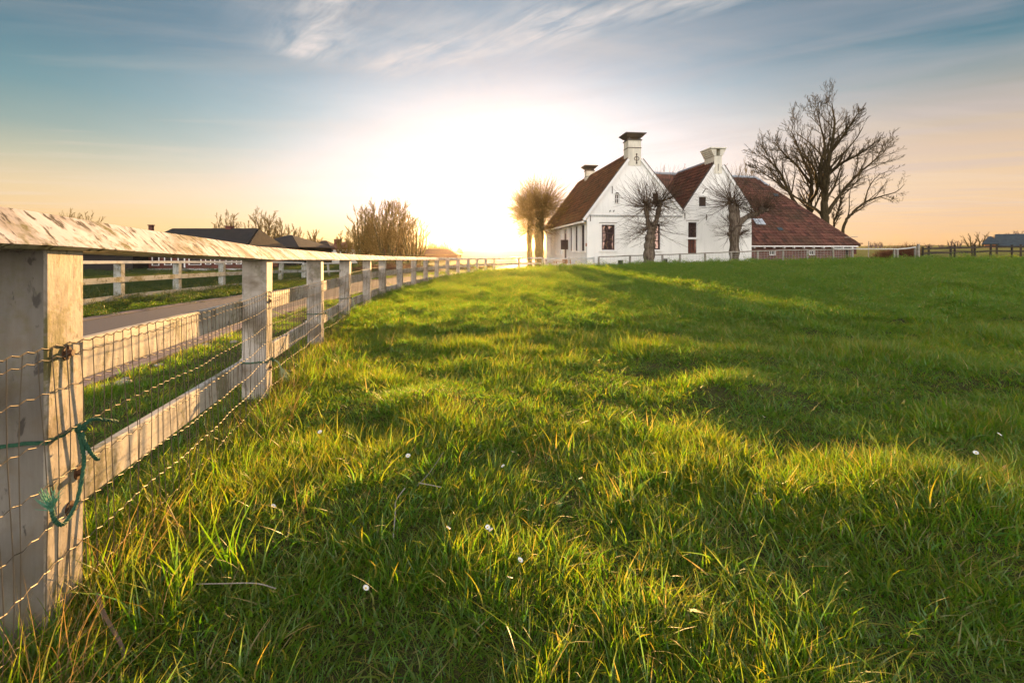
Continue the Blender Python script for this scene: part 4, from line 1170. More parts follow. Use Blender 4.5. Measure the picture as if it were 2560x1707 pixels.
# skylight lying in the roof
slope = (c-b_).normalized(); sl = (Vector((0,RY,BR+.12))-Vector((0,-.35,BE-.12))).normalized(); nrm = Vector((1,0,0)).cross(sl).normalized()
def on_roof(px, py):
    o = Vector((0,-.35,BE-.12))
    Rm = Matrix((cu, cs, Vector((0,0,1))))
    org = Rm @ (Vector((0,0,EYE))-Vector((BO.x,BO.y,0))); r = Rm @ Vector(((px-1280)/F, 1, (HY-py)/F))
    t = (o-org).dot(nrm)/r.dot(nrm); return org+r*t
for px, py, wx, wy, m_, nm in ((1896,558.5,.42,.55,M_ridge,'skylight'),(1938,492,.22,.28,M_tile_blue,'roof_pane'),(1948,577,.22,.25,M_tile_blue,'roof_pane')):
    p = on_roof(px, py); mb = MB(); M = Matrix((Vector((1,0,0)), sl, nrm)).transposed()
    mb.box(p+nrm*.19, (wx, wy*.7, .03), M); sk = mb.build(nm, mat('pale_'+nm, (.5,.55,.6), .2, 0, .6)[0] if nm == 'skylight' else m_, barn)
    if nm == 'skylight':
        mb = MB(); mb.box(p+nrm*.225, (wx-.06, .015, .01), M); mb.box(p+nrm*.225, (.015, wy*.65, .012), M); mb.build('glazing_bar', M_sash, sk)

# ---------------------------------------------------------------- buildings on the left
def gable_house(name, label, px0, px1, d, eave_py, ridge_py, wallm, roofm, depth=8, base_py=None, hip=.15, chims=(), group=None, rot=0, cat='house'):
    x0 = (px0-1280)/F*d; x1 = (px1-1280)/F*d; w = (x1-x0)*(math.cos(rot))
    ze = EYE+(HY-eave_py)/F*d; zr = EYE+(HY-ridge_py)/F*(d+depth/2); zb = -1.4
    h = empty(name, label, cat, (x0, d, 0), rot, group)
    mb = MB(); mb.quad((0,0,zb),(w,0,zb),(w,0,ze),(0,0,ze)); mb.quad((0,depth,zb),(w,depth,zb),(w,depth,ze),(0,depth,ze))
    mb.quad((0,0,zb),(0,depth,zb),(0,depth,ze),(0,0,ze)); mb.quad((w,0,zb),(w,depth,zb),(w,depth,ze),(w,0,ze))
    if hip <= .01:
        mb.quad((0,0,ze),(0,depth,ze),(0,depth/2,zr)); mb.quad((w,0,ze),(w,depth,ze),(w,depth/2,zr))
    mb.build('wall', wallm, h)
    mb = MB(); o = .35; hx = w*hip
    roof_slab(mb, (-o,-o,ze-.1),(w+o,-o,ze-.1),(w-hx,depth/2,zr),(hx,depth/2,zr),.14)
    roof_slab(mb, (w+o,depth+o,ze-.1),(-o,depth+o,ze-.1),(hx,depth/2,zr),(w-hx,depth/2,zr),.14)
    if hip > .01:
        roof_slab(mb, (w+o,-o,ze-.1),(w+o,depth+o,ze-.1),(w-hx,depth/2+.01,zr),(w-hx,depth/2,zr),.14)
        roof_slab(mb, (-o,depth+o,ze-.1),(-o,-o,ze-.1),(hx,depth/2,zr),(hx,depth/2+.01,zr),.14)
    rf = mb.build('roof', roofm, h)
    for cpx, top_py, cw in chims:
        cx = (cpx-1280)/F*(d+depth/2)-x0; zt = EYE+(HY-top_py)/F*(d+depth/2)
        mb = MB(); mb.box((cx,depth/2,(zt+zr)/2-.3),(cw/2,cw/2,(zt-zr)/2+.3)); mb.box((cx,depth/2,zt+.03),(cw/2+.06,cw/2+.06,.05)); mb.build('chimney', M_dkbrick, rf)
    return h, x0, w, ze, zr
LD = 48.
lh, lx0, lw, lze, lzr = gable_house('long_farmhouse', 'long low dark red brick house with black roof and white framed windows behind the lane', 338, 608, LD, 622, 574, M_dkbrick, M_tile_dark, 8.5, hip=.07, chims=((378,564,.36),(574,567,.6)))
lh.children[0] if False else None
def lw_(px0, px1, py0, py1): return ((px0-1280)/F*LD-lx0, (px1-1280)/F*LD-lx0, EYE+(HY-py1)/F*LD, EYE+(HY-py0)/F*LD)
for px0, px1, py0, py1, c_, r_ in ((351,367,637.5,664,1,2),(384,399,636,663,1,2),(415,430,636,662,1,2),(476,504,640,661.5,1,1),(517,528,641,660.5,1,1),(540,551,641,660,1,1),(568,581,641,660,1,1),(594,604,641,660,1,1)):
    q = lw_(px0,px1,py0,py1); add_window(lh, 'y', -.13, *q, c_, r_, M_sash, M_glass_dk, frame=.065, sill=False, bar=.05)
q = lw_(448,461,636,669); mb = MB(); mb.box(((q[0]+q[1])/2,-.02,(q[2]+q[3])/2),((q[1]-q[0])/2,.03,(q[3]-q[2])/2)); o = mb.build('door', M_black, lh)
mb = MB()
for xx in (q[0]-.05, q[1]+.05): mb.box((xx,-.05,(q[2]+q[3])/2),(.045,.05,(q[3]-q[2])/2))
mb.build('frame', M_trim, o)
mb = MB(); mb.box((lw/2,-.12,EYE+(HY-675)/F*LD),(lw/2,.1,.14)); mb.build('plinth', M_plinth, lh)
mb = MB(); mb.quad((lw+.01,1.5,lze+.2),(lw+.01,1.5,-.5),(lw+.01,7,-.5),(lw+.01,7,lze+.2)); mb.build('lit_side_gable', M_orbrick, lh)  # sunlight on the end wall put into its orange colour
gable_house('dark_shed', 'low unlit dark shed at the left end of the long brick house', 60, 332, 46, 632, 596, mat('dark_boarding',(.02,.016,.014),.8)[0], M_tile_dark, 7, hip=.2, cat='shed')
gable_house('black_barn', 'broad black barn with shallow pitched roof between the long brick house and the bare trees', 604, 742, 62, 618, 590, mat('black_boarding',(.018,.015,.013),.8)[0], M_tile_dark, 12, hip=.48, cat='barn')
gable_house('distant_house', 'distant house with dark hipped roof left of the white walled one', 748, 828, 90, 626, 603, M_plinth, M_tile_dark, 9, hip=.45)
wh, x0, w_, ze_, zr_ = gable_house('distant_house', 'distant white walled house with a brown hipped roof and one chimney', 815, 876, 78, 622, 606, M_wall, M_tile_brown, 8, hip=.42, chims=((843,599,.8),))
def ww_(px0, px1, py0, py1): return ((px0-1280)/F*78-x0, (px1-1280)/F*78-x0, EYE+(HY-py1)/F*78, EYE+(HY-py0)/F*78)
for a in ((825,834,624,629),(849,857,624,629),(822,831,646,654)): add_window(wh, 'y', -.13, *ww_(*a), 2, 1, M_sash, M_glass_dk, frame=.08, sill=False)
gable_house('distant_barn', 'long brown roofed barn behind the bare willow clump', 936, 1012, 95, 634, 619, M_brick, M_tile_brown, 9, hip=.1, cat='barn')
gable_house('distant_barn', 'low brown barn with its roof sloping down to the open meadow', 1012, 1142, 105, 637, 624, M_dkbrick, M_tile_brown, 9, hip=.22, cat='barn')
# right hand barn on the rise
rb, rx0, rw, rze, rzr = gable_house('slate_barn', 'big slate grey roofed barn on the far right beyond the dark fence', 2490, 2700, 100, 616.5, 588, mat('green_black_boards',(.03,.035,.03),.8)[0], M_tile_blue, 14, hip=0.0, cat='barn', rot=-rad(44))
gable_house('brick_outbuilding', 'small orange brick outbuilding with hipped grey roof joined to the slate barn', 2461, 2491, 101, 610, 593, M_orbrick, M_tile_blue, 8, hip=.42, cat='outbuilding', rot=-rad(44))
# ---------------------------------------------------------------- bare trees
M_bark_dk = bark('dark_olive_bark', (.03,.022,.012), (.075,.058,.028))
M_gold = bark('ochre_twigs', (.12,.075,.016), (.22,.15,.04))
def wander(p, d_, L, r0, r1, n, rr, wob=.12, up=.0, droop=0):
    pts_ = [p.copy()]; rads_ = [r0]; d_ = d_.normalized()
    for k in range(n):
        d_ = (d_ + Vector((rr.gauss(0,wob), rr.gauss(0,wob), rr.gauss(0,wob)+up-droop))).normalized()
        p = p + d_*(L/n); pts_.append(p.copy()); rads_.append(r0+(r1-r0)*(k+1)/n)
    return pts_, rads_
def sprout(mb, pts_, rads_, level, maxl, rr, k, spread, shrink, lenf, up, wob=.13, first=.25, minr=.004, wid=1.0):
    """side branches along a limb, recursively"""
    L = sum((b_-a).length for a, b_ in zip(pts_[:-1], pts_[1:]))
    n = k[min(level, len(k)-1)]
    for j in range(n):
        t = first + (1-first)*(j+rr.random()*.9)/n; t = min(t, .995)
        f = t*(len(pts_)-1); i = min(int(f), len(pts_)-2); q = f-i
        p = pts_[i].lerp(pts_[i+1], q); r = max(minr, (rads_[i]*(1-q)+rads_[i+1]*q)*shrink)
        ax = (pts_[i+1]-pts_[i]).normalized(); a = rr.uniform(0, 6.283)
        o = ax.orthogonal().normalized(); o = Matrix.Rotation(a, 3, ax) @ o
        ang = spread*rr.uniform(.65,1.3)
        d_ = ax*math.cos(ang)+o*math.sin(ang)
        l_ = L*lenf*rr.uniform(.65,1.2)*(1.12-.55*t)
        seg_ = 5 if level < 2 else 3
        pp, rr_ = wander(p, d_, l_, r, max(minr*.7, r*.3), seg_, rr, wob, up)
        mb.tube(pp, rr_, 5 if r > .04 else 3, False)
        if level+1 < maxl: sprout(mb, pp, rr_, level+1, maxl, rr, k, spread, shrink, lenf, up, wob, .2, minr)
def limb_tree(name, label, cat, base, limbs, group=None, seed=1, mt=None, mc=None, k=(9,6,4), spread=.62, shrink=.55, lenf=.48, up=.09, maxl=3, minr=.008, wob=.12, first=.22):
    """limbs: lists of (x, y, z, radius) relative to the base, first ones make the trunk"""
    rr = random.Random(seed); t = empty(name, label, cat, base, 0, group)
    tb, cb = MB(), MB()
    for li, (kind, L) in enumerate(limbs):
        pp = curve_pts([q[:3] for q in L], 6)
        ra = []
        for i in range(len(L)-1):
            for j in range(6): ra.append(L[i][3]+(L[i+1][3]-L[i][3])*j/6)
        ra.append(L[-1][3])
        pp = [p + Vector((rr.gauss(0,1), rr.gauss(0,1), 0))*min(.06, ra[i]*.25) for i, p in enumerate(pp)]
        tb.tube(pp, ra, 9)
        if kind: sprout(cb, pp, ra, 0, maxl, rr, k, spread, shrink, lenf, up, wob, first, minr)
    tb.build('trunk', mt or M_bark, t, True); cb.build('crown', mc or M_twig, t)
    return t
def px_limb(base, d, L, dz=()):       # limb given as photo pixels and radius in metres
    out = []
    for i, q in enumerate(L):
        dd = d + (q[3] if len(q) > 3 else 0)
        p = P(q[0], q[1], dd); out.append((p.x-base.x, p.y-base.y, p.z-base.z, q[2]))
    return out
# the great bare tree behind the barn
d = 56.; b0 = P(2062, 600, d); b0.z = .2
L1 = [
 (1, [(2068,640,.55),(2064,560,.46),(2060,500,.38),(2064,430,.30),(2078,360,.20),(2086,290,.11),(2080,240,.04)]),
 (1, [(2064,470,.26),(2050,420,.18),(2062,350,.13,1.5),(2050,290,.07,2),(2042,250,.03,2)]),
 (1, [(2078,365,.17),(2110,320,.12,-1.5),(2135,280,.07,-2),(2150,258,.03,-2)]),
 (1, [(2062,540,.26),(2100,480,.18,1),(2140,430,.13,2),(2190,385,.08,3),(2212,365,.03,3)]),
 (1, [(2062,430,.22),(2105,395,.15,-2),(2150,370,.10,-3),(2190,340,.05,-3)]),
 (1, [(2060,620,.30),(2028,560,.30,2),(2024,500,.27,2.5),(2030,440,.2,3),(2010,390,.14,4),(1990,340,.08,4),(1978,310,.03,4)]),
 (1, [(2026,500,.2,2.5),(2045,450,.15,0),(2030,400,.10,-2),(2000,370,.06,-2)]),
 (1, [(2028,450,.16,3),(1990,400,.12,2),(1960,370,.08,1),(1935,340,.04,1)]),
 (1, [(2055,640,.26),(2004,530,.2,-1),(1972,470,.16,-2),(1950,420,.11,-2),(1925,390,.07,-2),(1905,372,.03,-2)]),
 (1, [(1975,475,.12,-2),(1935,440,.08,-3),(1905,420,.05,-3),(1885,405,.02,-3)]),
 (1, [(2080,600,.16,1),(2085,550,.12,1),(2098,510,.09,1),(2102,470,.04,1)]),
]
limb_tree('bare_tree', 'tallest bare spreading tree rising behind the red roofed barn', 'tree', b0, [(a, px_limb(b0, d, l)) for a, l in L1], 'bare trees around the farm', 5, M_bark_dk, M_bark_dk, (24,12,8), .62, .46, .33, .08, 3, .0115)
bpy.data.objects['bare_tree'].scale = (1,1,.95)
d = 58.; b0 = P(2108, 600, d); b0.z = .4
L1 = [(1, [(2106,630,.2),(2110,565,.17),(2130,535,.15),(2160,508,.12),(2200,492,.08),(2240,480,.05),(2262,460,.02)]),
      (1, [(2160,508,.09),(2172,470,.06,1),(2195,440,.04,1),(2230,425,.02,1)]),
      (1, [(2200,492,.05),(2225,500,.03,-1),(2240,495,.015,-1)])]
limb_tree('bare_tree', 'small bare tree leaning far to the right beyond the barn roof', 'tree', b0, [(a, px_limb(b0, d, l)) for a, l in L1], 'bare trees around the farm', 8, M_bark_dk, M_bark_dk, (11,7,4), .7, .5, .33, .07, 3, .014)

# pollarded trees in front of the house
def pollard(label, base, limbs, heads, group, seed, rodL=1.6, nrod=70, mt=None, mc=None, vert=.25, thick=.013):
    rr = random.Random(seed); t = empty('pollard_tree', label, 'tree', base, 0, group)
    tb, cb, hb = MB(), MB(), MB()
    for L in limbs:
        pp = curve_pts([q[:3] for q in L], 6); ra = []
        for i in range(len(L)-1):
            for j in range(6): ra.append(L[i][3]+(L[i+1][3]-L[i][3])*j/6)
        ra.append(L[-1][3]); ra = [r*(1+.10*math.sin(i*1.3+seed)+rr.uniform(-.05,.05)) for i, r in enumerate(ra)]
        tb.tube(pp, ra, 11)
    for hx, hy, hz_, hr, nn, ll, bias in heads:
        c = Vector((hx, hy, hz_))
        for k in range(7):                # gnarled knuckles
            q = c+Vector((rr.gauss(0,.5),rr.gauss(0,.5),rr.gauss(0,.5)))*hr*.6
            tb.lathe([(hr*.1,-hr*.55),(hr*.55,-hr*.25),(hr*.6,hr*.1),(hr*.35,hr*.45),(.01,hr*.55)], 7, tuple(q))
        for k in range(nn):
            v = Vector((rr.gauss(0,1), rr.gauss(0,1), rr.gauss(vert,.75)))+Vector(bias)
            if v.length < .1: continue
            v.normalize(); l_ = ll*rr.uniform(.6,1.12)
            pp, ra = wander(c+v*hr*.5, v, l_, thick*rr.uniform(.8,1.5), .004, 6, rr, .075, .055)
            cb.tube(pp, ra, 3, False)
            for j in range(rr.randint(2,5)):
                i = rr.randint(1,4); w = (pp[i+1]-pp[i]).normalized(); o = Matrix.Rotation(rr.uniform(0,6.3),3,w) @ w.orthogonal().normalized()
                p2, r2 = wander(pp[i].copy(), w*.85+o*.5, l_*rr.uniform(.25,.5), thick*.55, .004, 3, rr, .1, .05)
                cb.tube(p2, r2, 3, False)
    tb.build('trunk', mt or M_bark, t, True); cb.build('crown', mc or M_twig, t)
    return t
d = 32.; b0 = P(1627, 656, d); G = 'pollarded trees beside the farmhouse'
def rel(px, py, r, dd=0):
    p = P(px, py, d+dd); return (p.x-b0.x, p.y-b0.y, p.z-b0.z, r)
def hd(px, py, r, n_, l_, dd=0, bias=(0,0,0)): q = rel(px, py, 0, dd); return (*q[:3], r, n_, l_, bias)
pollard('bare pollard with two knuckled heads before the larger white gable', b0,
  [[rel(1622,672,.40),rel(1622,650,.37),rel(1624,620,.36),rel(1626,595,.34),rel(1628,578,.26),rel(1629,568,.2)],
   [rel(1626,580,.2),rel(1619,548,.14),rel(1615,522,.17)], [rel(1632,580,.2),rel(1642,548,.14),rel(1649,512,.17)]],
  [hd(1617,518,.26,105,2.35,0,(-.35,0,.1)), hd(1647,508,.27,110,2.35,.1,(.3,0,.15)), hd(1628,565,.28,60,2.6,0,(0,0,-.3)), hd(1622,590,.2,14,1.3,0,(-.8,0,-.2))], G, 3)
d = 34.; b0 = P(1836, 646, d)
pollard('bare pollard with a long bent right arm before the smaller white gable', b0,
  [[rel(1835,664,.36),rel(1836,640,.33),rel(1836,600,.33),rel(1835,570,.32),rel(1832,535,.26),rel(1830,512,.26)],
   [rel(1842,590,.2),rel(1845,560,.2),rel(1843,530,.18),rel(1842,518,.16)],
   [rel(1840,585,.24),rel(1852,555,.20),rel(1872,540,.17),rel(1892,534,.16),rel(1908,526,.2)]],
  [hd(1830,505,.30,115,2.5,0,(-.3,0,.15)), hd(1843,517,.2,50,1.8,.1,(.2,0,.4)), hd(1908,524,.30,100,1.75,0,(.25,0,.25)), hd(1881,534,.15,30,1.5,0,(0,0,.7)), hd(1826,585,.2,26,1.3,0,(-.8,0,.1)), hd(1849,585,.2,26,1.0,0,(.8,0,0)), hd(1836,565,.2,40,2.2,0,(0,0,-.2))], G, 4)
# the two in front of the low sun, left of the house
d = 46.; b0 = P(1348, 645, d); b0.z = -.5
pollard('thicker sunlit pollard of the pair at the left corner of the house', b0,
  [[rel(1349,672,.46),rel(1348,640,.42),rel(1348,590,.44),rel(1350,550,.42),rel(1352,528,.40)]],
  [hd(1353,520,.6,330,3.1,0,(.15,0,.25)), hd(1345,545,.5,160,2.7,0,(0,0,-.1)), hd(1352,575,.4,80,1.6,0,(0,0,-.3))], G, 5, mt=M_olive, mc=M_gold, thick=.02)
d = 46.6; b0 = P(1324, 645, d); b0.z = -.5
pollard('thinner sunlit pollard of the pair at the left corner of the house', b0,
  [[rel(1324,672,.28),rel(1324,640,.25),rel(1323,590,.25),rel(1325,558,.28),rel(1327,545,.28)]],
  [hd(1325,540,.45,240,2.6,0,(-.4,0,.15)), hd(1330,522,.35,160,2.8,0,(-.25,0,.4)), hd(1322,575,.3,90,1.8,0,(-.3,0,-.4))], G, 6, mt=M_olive, mc=M_gold, thick=.02)

# fan trees: many stems from one foot (the willow clump) and generic bare trees
def fan_tree(name, label, px, base_py, top_py, wpx, d, stems, seed, mt, mc, group, k=(10,6,4), minr=.02, z0=None, spread=.5, r0=.16, conv=.25):
    rr = random.Random(seed); b0 = P(px, base_py, d); b0.z = z0 if z0 is not None else b0.z
    H = EYE+(HY-top_py)/F*d-b0.z; Wd = wpx/F*d
    limbs = []
    for s_ in range(stems):
        a = (s_+.5)/stems*2-1 if stems > 1 else 0; dep = rr.uniform(-1,1)*Wd*.25
        hh = H*(.93+.07*rr.random())*math.sqrt(max(.2, 1-.62*a*a)); sx = a*Wd*.5*.95
        q = []
        for t in (0,.15,.35,.6,.85): q.append((sx*(conv+(1-conv)*t**.8 if t else conv*.5)+rr.gauss(0,.03)*Wd*t, dep*t, hh*t*.97, r0*(1-t)**1.1+minr*.7))
        limbs.append((1, q))
    return limb_tree(name, label, 'tree', b0, limbs, group, seed, mt, mc, k, spread*1.12, .5, .40, .07, 3, minr*.72, .07, .22)
GT = 'bare trees along the left skyline'
fan_tree('willow_clump', 'largest bare many stemmed willow clump left of the low sun', 975, 664, 490, 140, 62, 19, 21, M_olive, M_gold, GT, (15,9,6), .024, -.7, .42, .11, .25)
fan_tree('willow_clump', 'narrow bare forked willow close left of the largest clump', 908, 656, 508, 80, 64, 9, 22, M_olive, M_gold, GT, (12,8,6), .024, -.7, .5, .2, .3)
fan_tree('willow_clump', 'low bare willow leaning out at the right edge of the largest clump', 1036, 660, 532, 84, 60, 10, 23, M_olive, M_gold, GT, (8,5,3), .022, -.7, .5, .12, .3)
fan_tree('bare_tree', 'bare bush topped tree just right of the white walled distant house', 862, 650, 574, 70, 74, 4, 24, M_olive, M_gold, GT, (13,8,5), .028, -.7)
fan_tree('bare_tree', 'round bare tree standing over the dark hipped roof', 785, 650, 569, 44, 84, 5, 25, M_twig, M_gold, GT, (12,8,5), .032, -.7)
fan_tree('bare_tree', 'wide bare tree with a dense lower crown right of the black barn', 731, 650, 560, 62, 78, 5, 26, M_twig, M_gold, GT, (13,8,5), .030, -.7)
fan_tree('bare_tree', 'slim leaning bare birch above the right slope of the black barn', 700, 650, 532, 52, 80, 4, 27, M_twig, M_gold, GT, (12,8,5), .028, -.7)
fan_tree('bare_tree', 'tall two stemmed bare tree behind the black barn', 660, 650, 515, 84, 80, 7, 28, M_twig, M_gold, GT, (13,8,5), .030, -.7)
fan_tree('bare_tree', 'bare tree behind the right chimney of the long brick house', 570, 640, 517, 82, 76, 6, 29, M_twig, M_gold, GT, (12,8,5), .028, -.7)
fan_tree('bare_tree', 'small bare bush peeping over the fence cap at far left', 178, 600, 521, 50, 60, 6, 30, M_twig, M_gold, GT, (12,7,4), .02, -.5)
fan_tree('bare_tree', 'low bare twigs over the fence cap near the left roof chimney', 222, 610, 530, 50, 60, 6, 31, M_twig, M_gold, GT, (12,7,4), .02, -.5)
fan_tree('bare_tree', 'rounded small tree on the meadow skyline right of the willows', 1112, 640, 603, 42, 120, 6, 32, M_gold, M_gold, GT, (7,5,3), .05, -.7)
fan_tree('bare_tree', 'low scrubby tree between the willows and the rounded skyline tree', 1082, 640, 606, 34, 110, 5, 33, M_gold, M_gold, GT, (7,4,3), .05, -.7)
fan_tree('bare_tree', 'tiny lone tree on the open meadow skyline nearest the sun', 1150, 638, 616, 22, 170, 5, 34, M_gold, M_gold, GT, (6,4,3), .06, -.7)
GB = 'bare trees behind the farmhouse roofs'
for i, (px, top, w_, st, lb) in enumerate(((1648,405,44,3,'thin bare treetop rising just right of the big gable'),(1690,420,36,3,'low bare treetop showing in the dip between the two gables'),
        (1748,398,62,4,'speckled bare treetop behind the brown roof of the smaller gable'),(1826,396,48,4,'upright bare treetop right of the stepped chimney'),(1872,392,50,4,'bare treetop above the barn ridge next to the upright one'),(1905,405,56,3,'bare treetop at the right end of the barn ridge'))):
    fan_tree('bare_tree', lb, px, 640, top, w_*1.2, 62, st, 50+i, M_olive, M_gold, GB, (12,8,4), .02, -.2, .45, .12, .6)
# distant trees on the right
GR = 'bare trees on the right skyline'
for i, (px, base, top, w_, dd, st, lb) in enumerate(((2428,616,580,42,112,3,'fan shaped bare tree left of the tall forked one'),(2452,617,573,34,108,2,'tall forked bare tree just left of the slate barn'),
        (2472,612,583,26,118,3,'bare tree touching the small orange outbuilding'),(2378,618,597,30,170,4,'small bare tree left of the fan shaped one'),(2396,618,599,32,160,4,'dense small bare tree beside the dark fence posts'),
        (2494,592,582,26,150,5,'bare treetop over the left end of the slate roof'),(2518,592,578,24,150,5,'bare treetop over the slate roof, second from its left end'),(2536,590,574,26,150,6,'bushy treetop over the middle of the slate roof'),(2552,590,575,20,150,5,'bare treetop over the slate roof at the photo edge'),
        (2178,619,604,12,260,3,'thin distant tree beside the end of the barn'),(2190,619,603,14,260,4,'round distant tree second from the barn end'),(2201,619,603,14,260,4,'round distant tree third from the barn end'),
        (2322,619,608,26,250,6,'low distant copse beyond the leaning fence'),(2355,619,611,24,250,6,'flat distant copse left of the dark rails'))):
    b_ = P(px, base, dd); gz0 = g1(b_.x, b_.y)
    fan_tree('bare_tree', lb, px, base, top, w_, dd, st, 70+i, M_haze_twig if dd > 140 else M_olive, M_haze_twig if dd > 140 else M_twig, GR, (7,5,3), .028 if dd < 130 else .05, min(gz0, b_.z), .5, .18, .3)
# bushes
def bush(name, label, px, base_py, top_py, wpx, d, seed, mc, n=260, group=None, depth=1.2, cat='bush', z0=None):
    rr = random.Random(seed); b0 = P(px, base_py, d); zt = EYE+(HY-top_py)/F*d
    b0.z = z0 if z0 is not None else min(g1(b0.x,b0.y), b0.z)
    H = zt-b0.z; Wd = wpx/F*d; o = empty(name, label, cat, b0, 0, group); mb = MB()
    for k in range(n):
        a = rr.uniform(-1,1); p = Vector((a*Wd*.5, rr.uniform(-1,1)*depth*.5, 0))
        env = (1-abs(a)**3)*rr.uniform(.65,1.05)
        pp, ra = wander(p, Vector((a*.4+rr.gauss(0,.3), rr.gauss(0,.3), 1)), H*env, .012, .005, 4, rr, .22, 0)
        mb.tube(pp, ra, 3, False)
        for j in range(3):
            i = rr.randint(1,3); w = Vector((rr.gauss(0,1), rr.gauss(0,1), rr.uniform(0,1))).normalized()
            p2, r2 = wander(pp[i].copy(), w, H*.3, .008, .004, 2, rr, .2); mb.tube(p2, r2, 3, False)
    mb.build('twigs', mc, o); return o
bush('low_bush', 'dark red brown bush low behind the sagging white rail', 2222, 640, 614, 62, 44, 91, M_red_twig, 300)
bush('low_bush', 'taller red brown bush at the right end of the sagging rail', 2275, 640, 602, 40, 42, 92, M_red_twig, 260)
bush('low_bush', 'middle red brown bush between the leaning grey posts', 2248, 640, 606, 26, 42.5, 93, M_red_twig, 160)
hd_ = bush('reed_hedge', 'long dark brown reed hedge behind the white fence left of the sun', 985, 680, 655, 250, 44, 94, M_red_twig, 1500, None, 2.0, 'hedge', -.75)
bush('reed_hedge', 'short reed hedge continuing right towards the pollards', 1180, 668, 654, 150, 50, 95, M_gold, 600, None, 1.5, 'hedge', -.75)
bush('garden_shrub', 'shrub at the foot of the pollards by the house corner', 1372, 668, 650, 24, 41, 96, M_gold, 120)
# far tree lines: one mass each
rr = random.Random(6)
def treeline(label, pxa, pxb, base, top, d, n, seed, m_):
    rr = random.Random(seed); mb = MB()
    for k in range(n):
        px = rr.uniform(pxa, pxb); env = .45+.55*abs(noise.noise((px*.03, seed, 0)))*1.8
        p = P(px, base, d+rr.uniform(-15,15)); H = (base-top)/F*d*min(1.1, env)*rr.uniform(.6,1.0)
        for j in range(4):
            pp, ra = wander(p.copy(), Vector((rr.gauss(0,.35), rr.gauss(0,.3), 1)), H*rr.uniform(.7,1), .14, .04, 4, rr, .25); mb.tube(pp, ra, 3, False)
    o = mb.build('treeline', m_); tag(o, label, 'woods', kind='stuff')
treeline('faint far wood along the right skyline', 2165, 2600, 621, 607, 420, 900, 1, M_haze_twig)
treeline('golden hedgerow line on the left skyline behind the houses', 560, 1120, 632, 604, 150, 700, 2, M_gold)
# ---------------------------------------------------------------- fence across the lane
def plank_fence(name, label, posts, rails, postm, railm, pw, ph, rh, th=.035, cap=True, group=None, face=1, lean=None, bury=.3, capw=.14, caph=.075):
    """posts: (x, y, z_top); rails: offsets below the top; rails fixed on the viewer's side"""
    o0 = Vector((posts[0][0], posts[0][1], 0)); f = empty(name, label, 'fence', o0, 0, group); n = len(posts)
    for i, p in enumerate(posts):
        a = Vector(posts[max(i-1,0)]); b_ = Vector(posts[min(i+1,n-1)]); d_ = (b_-a); d_.z = 0; d_.normalize(); nn = Vector((d_.y,-d_.x,0))*face
        mb = MB(); M = Matrix((d_, nn, Vector((0,0,1)))).transposed(); h = (ph+bury)/2
        mb.box((0,0,h), (pw/2,pw/2,h), M, .006); o = mb.build('post', postm, f)
        o.location = (p[0]-o0.x, p[1]-o0.y, p[2]-ph-bury-(.002 if cap else -.05))
        if lean and i in lean: o.rotation_euler = lean[i]
    for i in range(n-1):
        a = Vector(posts[i]); b_ = Vector(posts[i+1]); d_ = b_-a; L = d_.length; d_.normalize(); nn = Vector((d_.y,-d_.x,0)).normalized()*face
        M = Matrix((d_, -Vector((d_.y,-d_.x,0)).normalized(), Vector((0,0,1)))).transposed().to_3x3()
        for j, off in enumerate(rails):
            mb = MB(); mb.box((0,0,0), (L/2-.003, th/2, rh/2), None, .004); o = mb.build('rail', railm, f)
            o.rotation_euler = M.to_euler(); o.location = (a+b_)/2 - o0 + nn*(pw/2+th/2+.002) + Vector((0,0,off-rh/2))
        if cap:
            mb = MB(); mb.box((0,0,0), (L/2-.002, capw/2, caph/2), None, .006); o = mb.build('cap_rail', M_white_rail, f)
            o.rotation_euler = M.to_euler(); o.location = (a+b_)/2 - o0 + Vector((0,0,caph/2+.002)) + nn*.01
    return f
def pp_(px, d, py): q = P(px, py, d); return (q.x, q.y, q.z)
ps = [pp_(-60,8.2,664), pp_(150,10.2,661), pp_(298,12.3,659.5), pp_(443,14.9,658.5), pp_(555,17.7,657.8), pp_(640,20.4,657.3), pp_(699,23.0,657.8), pp_(757,25.6,659)]
plank_fence('white_lane_fence', 'white wooden fence with two mossy rails on the far side of the lane', ps, (-.33,-.78), M_far_post, M_far_rail, .17, 1.06, .135, face=1, lean={6:(0,.07,0),7:(0,.12,0)})
ps = [pp_(757,25.9,661.5), pp_(800,27.5,660.5), pp_(826,29,660), pp_(858,31,660)]
plank_fence('white_yard_fence', 'second short run of white fence turning away behind the lane fence', ps, (-.38,), M_far_post, M_white_rail, .10, .95, .10, face=1, lean={1:(0,-.1,0),2:(0,-.12,0)}, capw=.09)

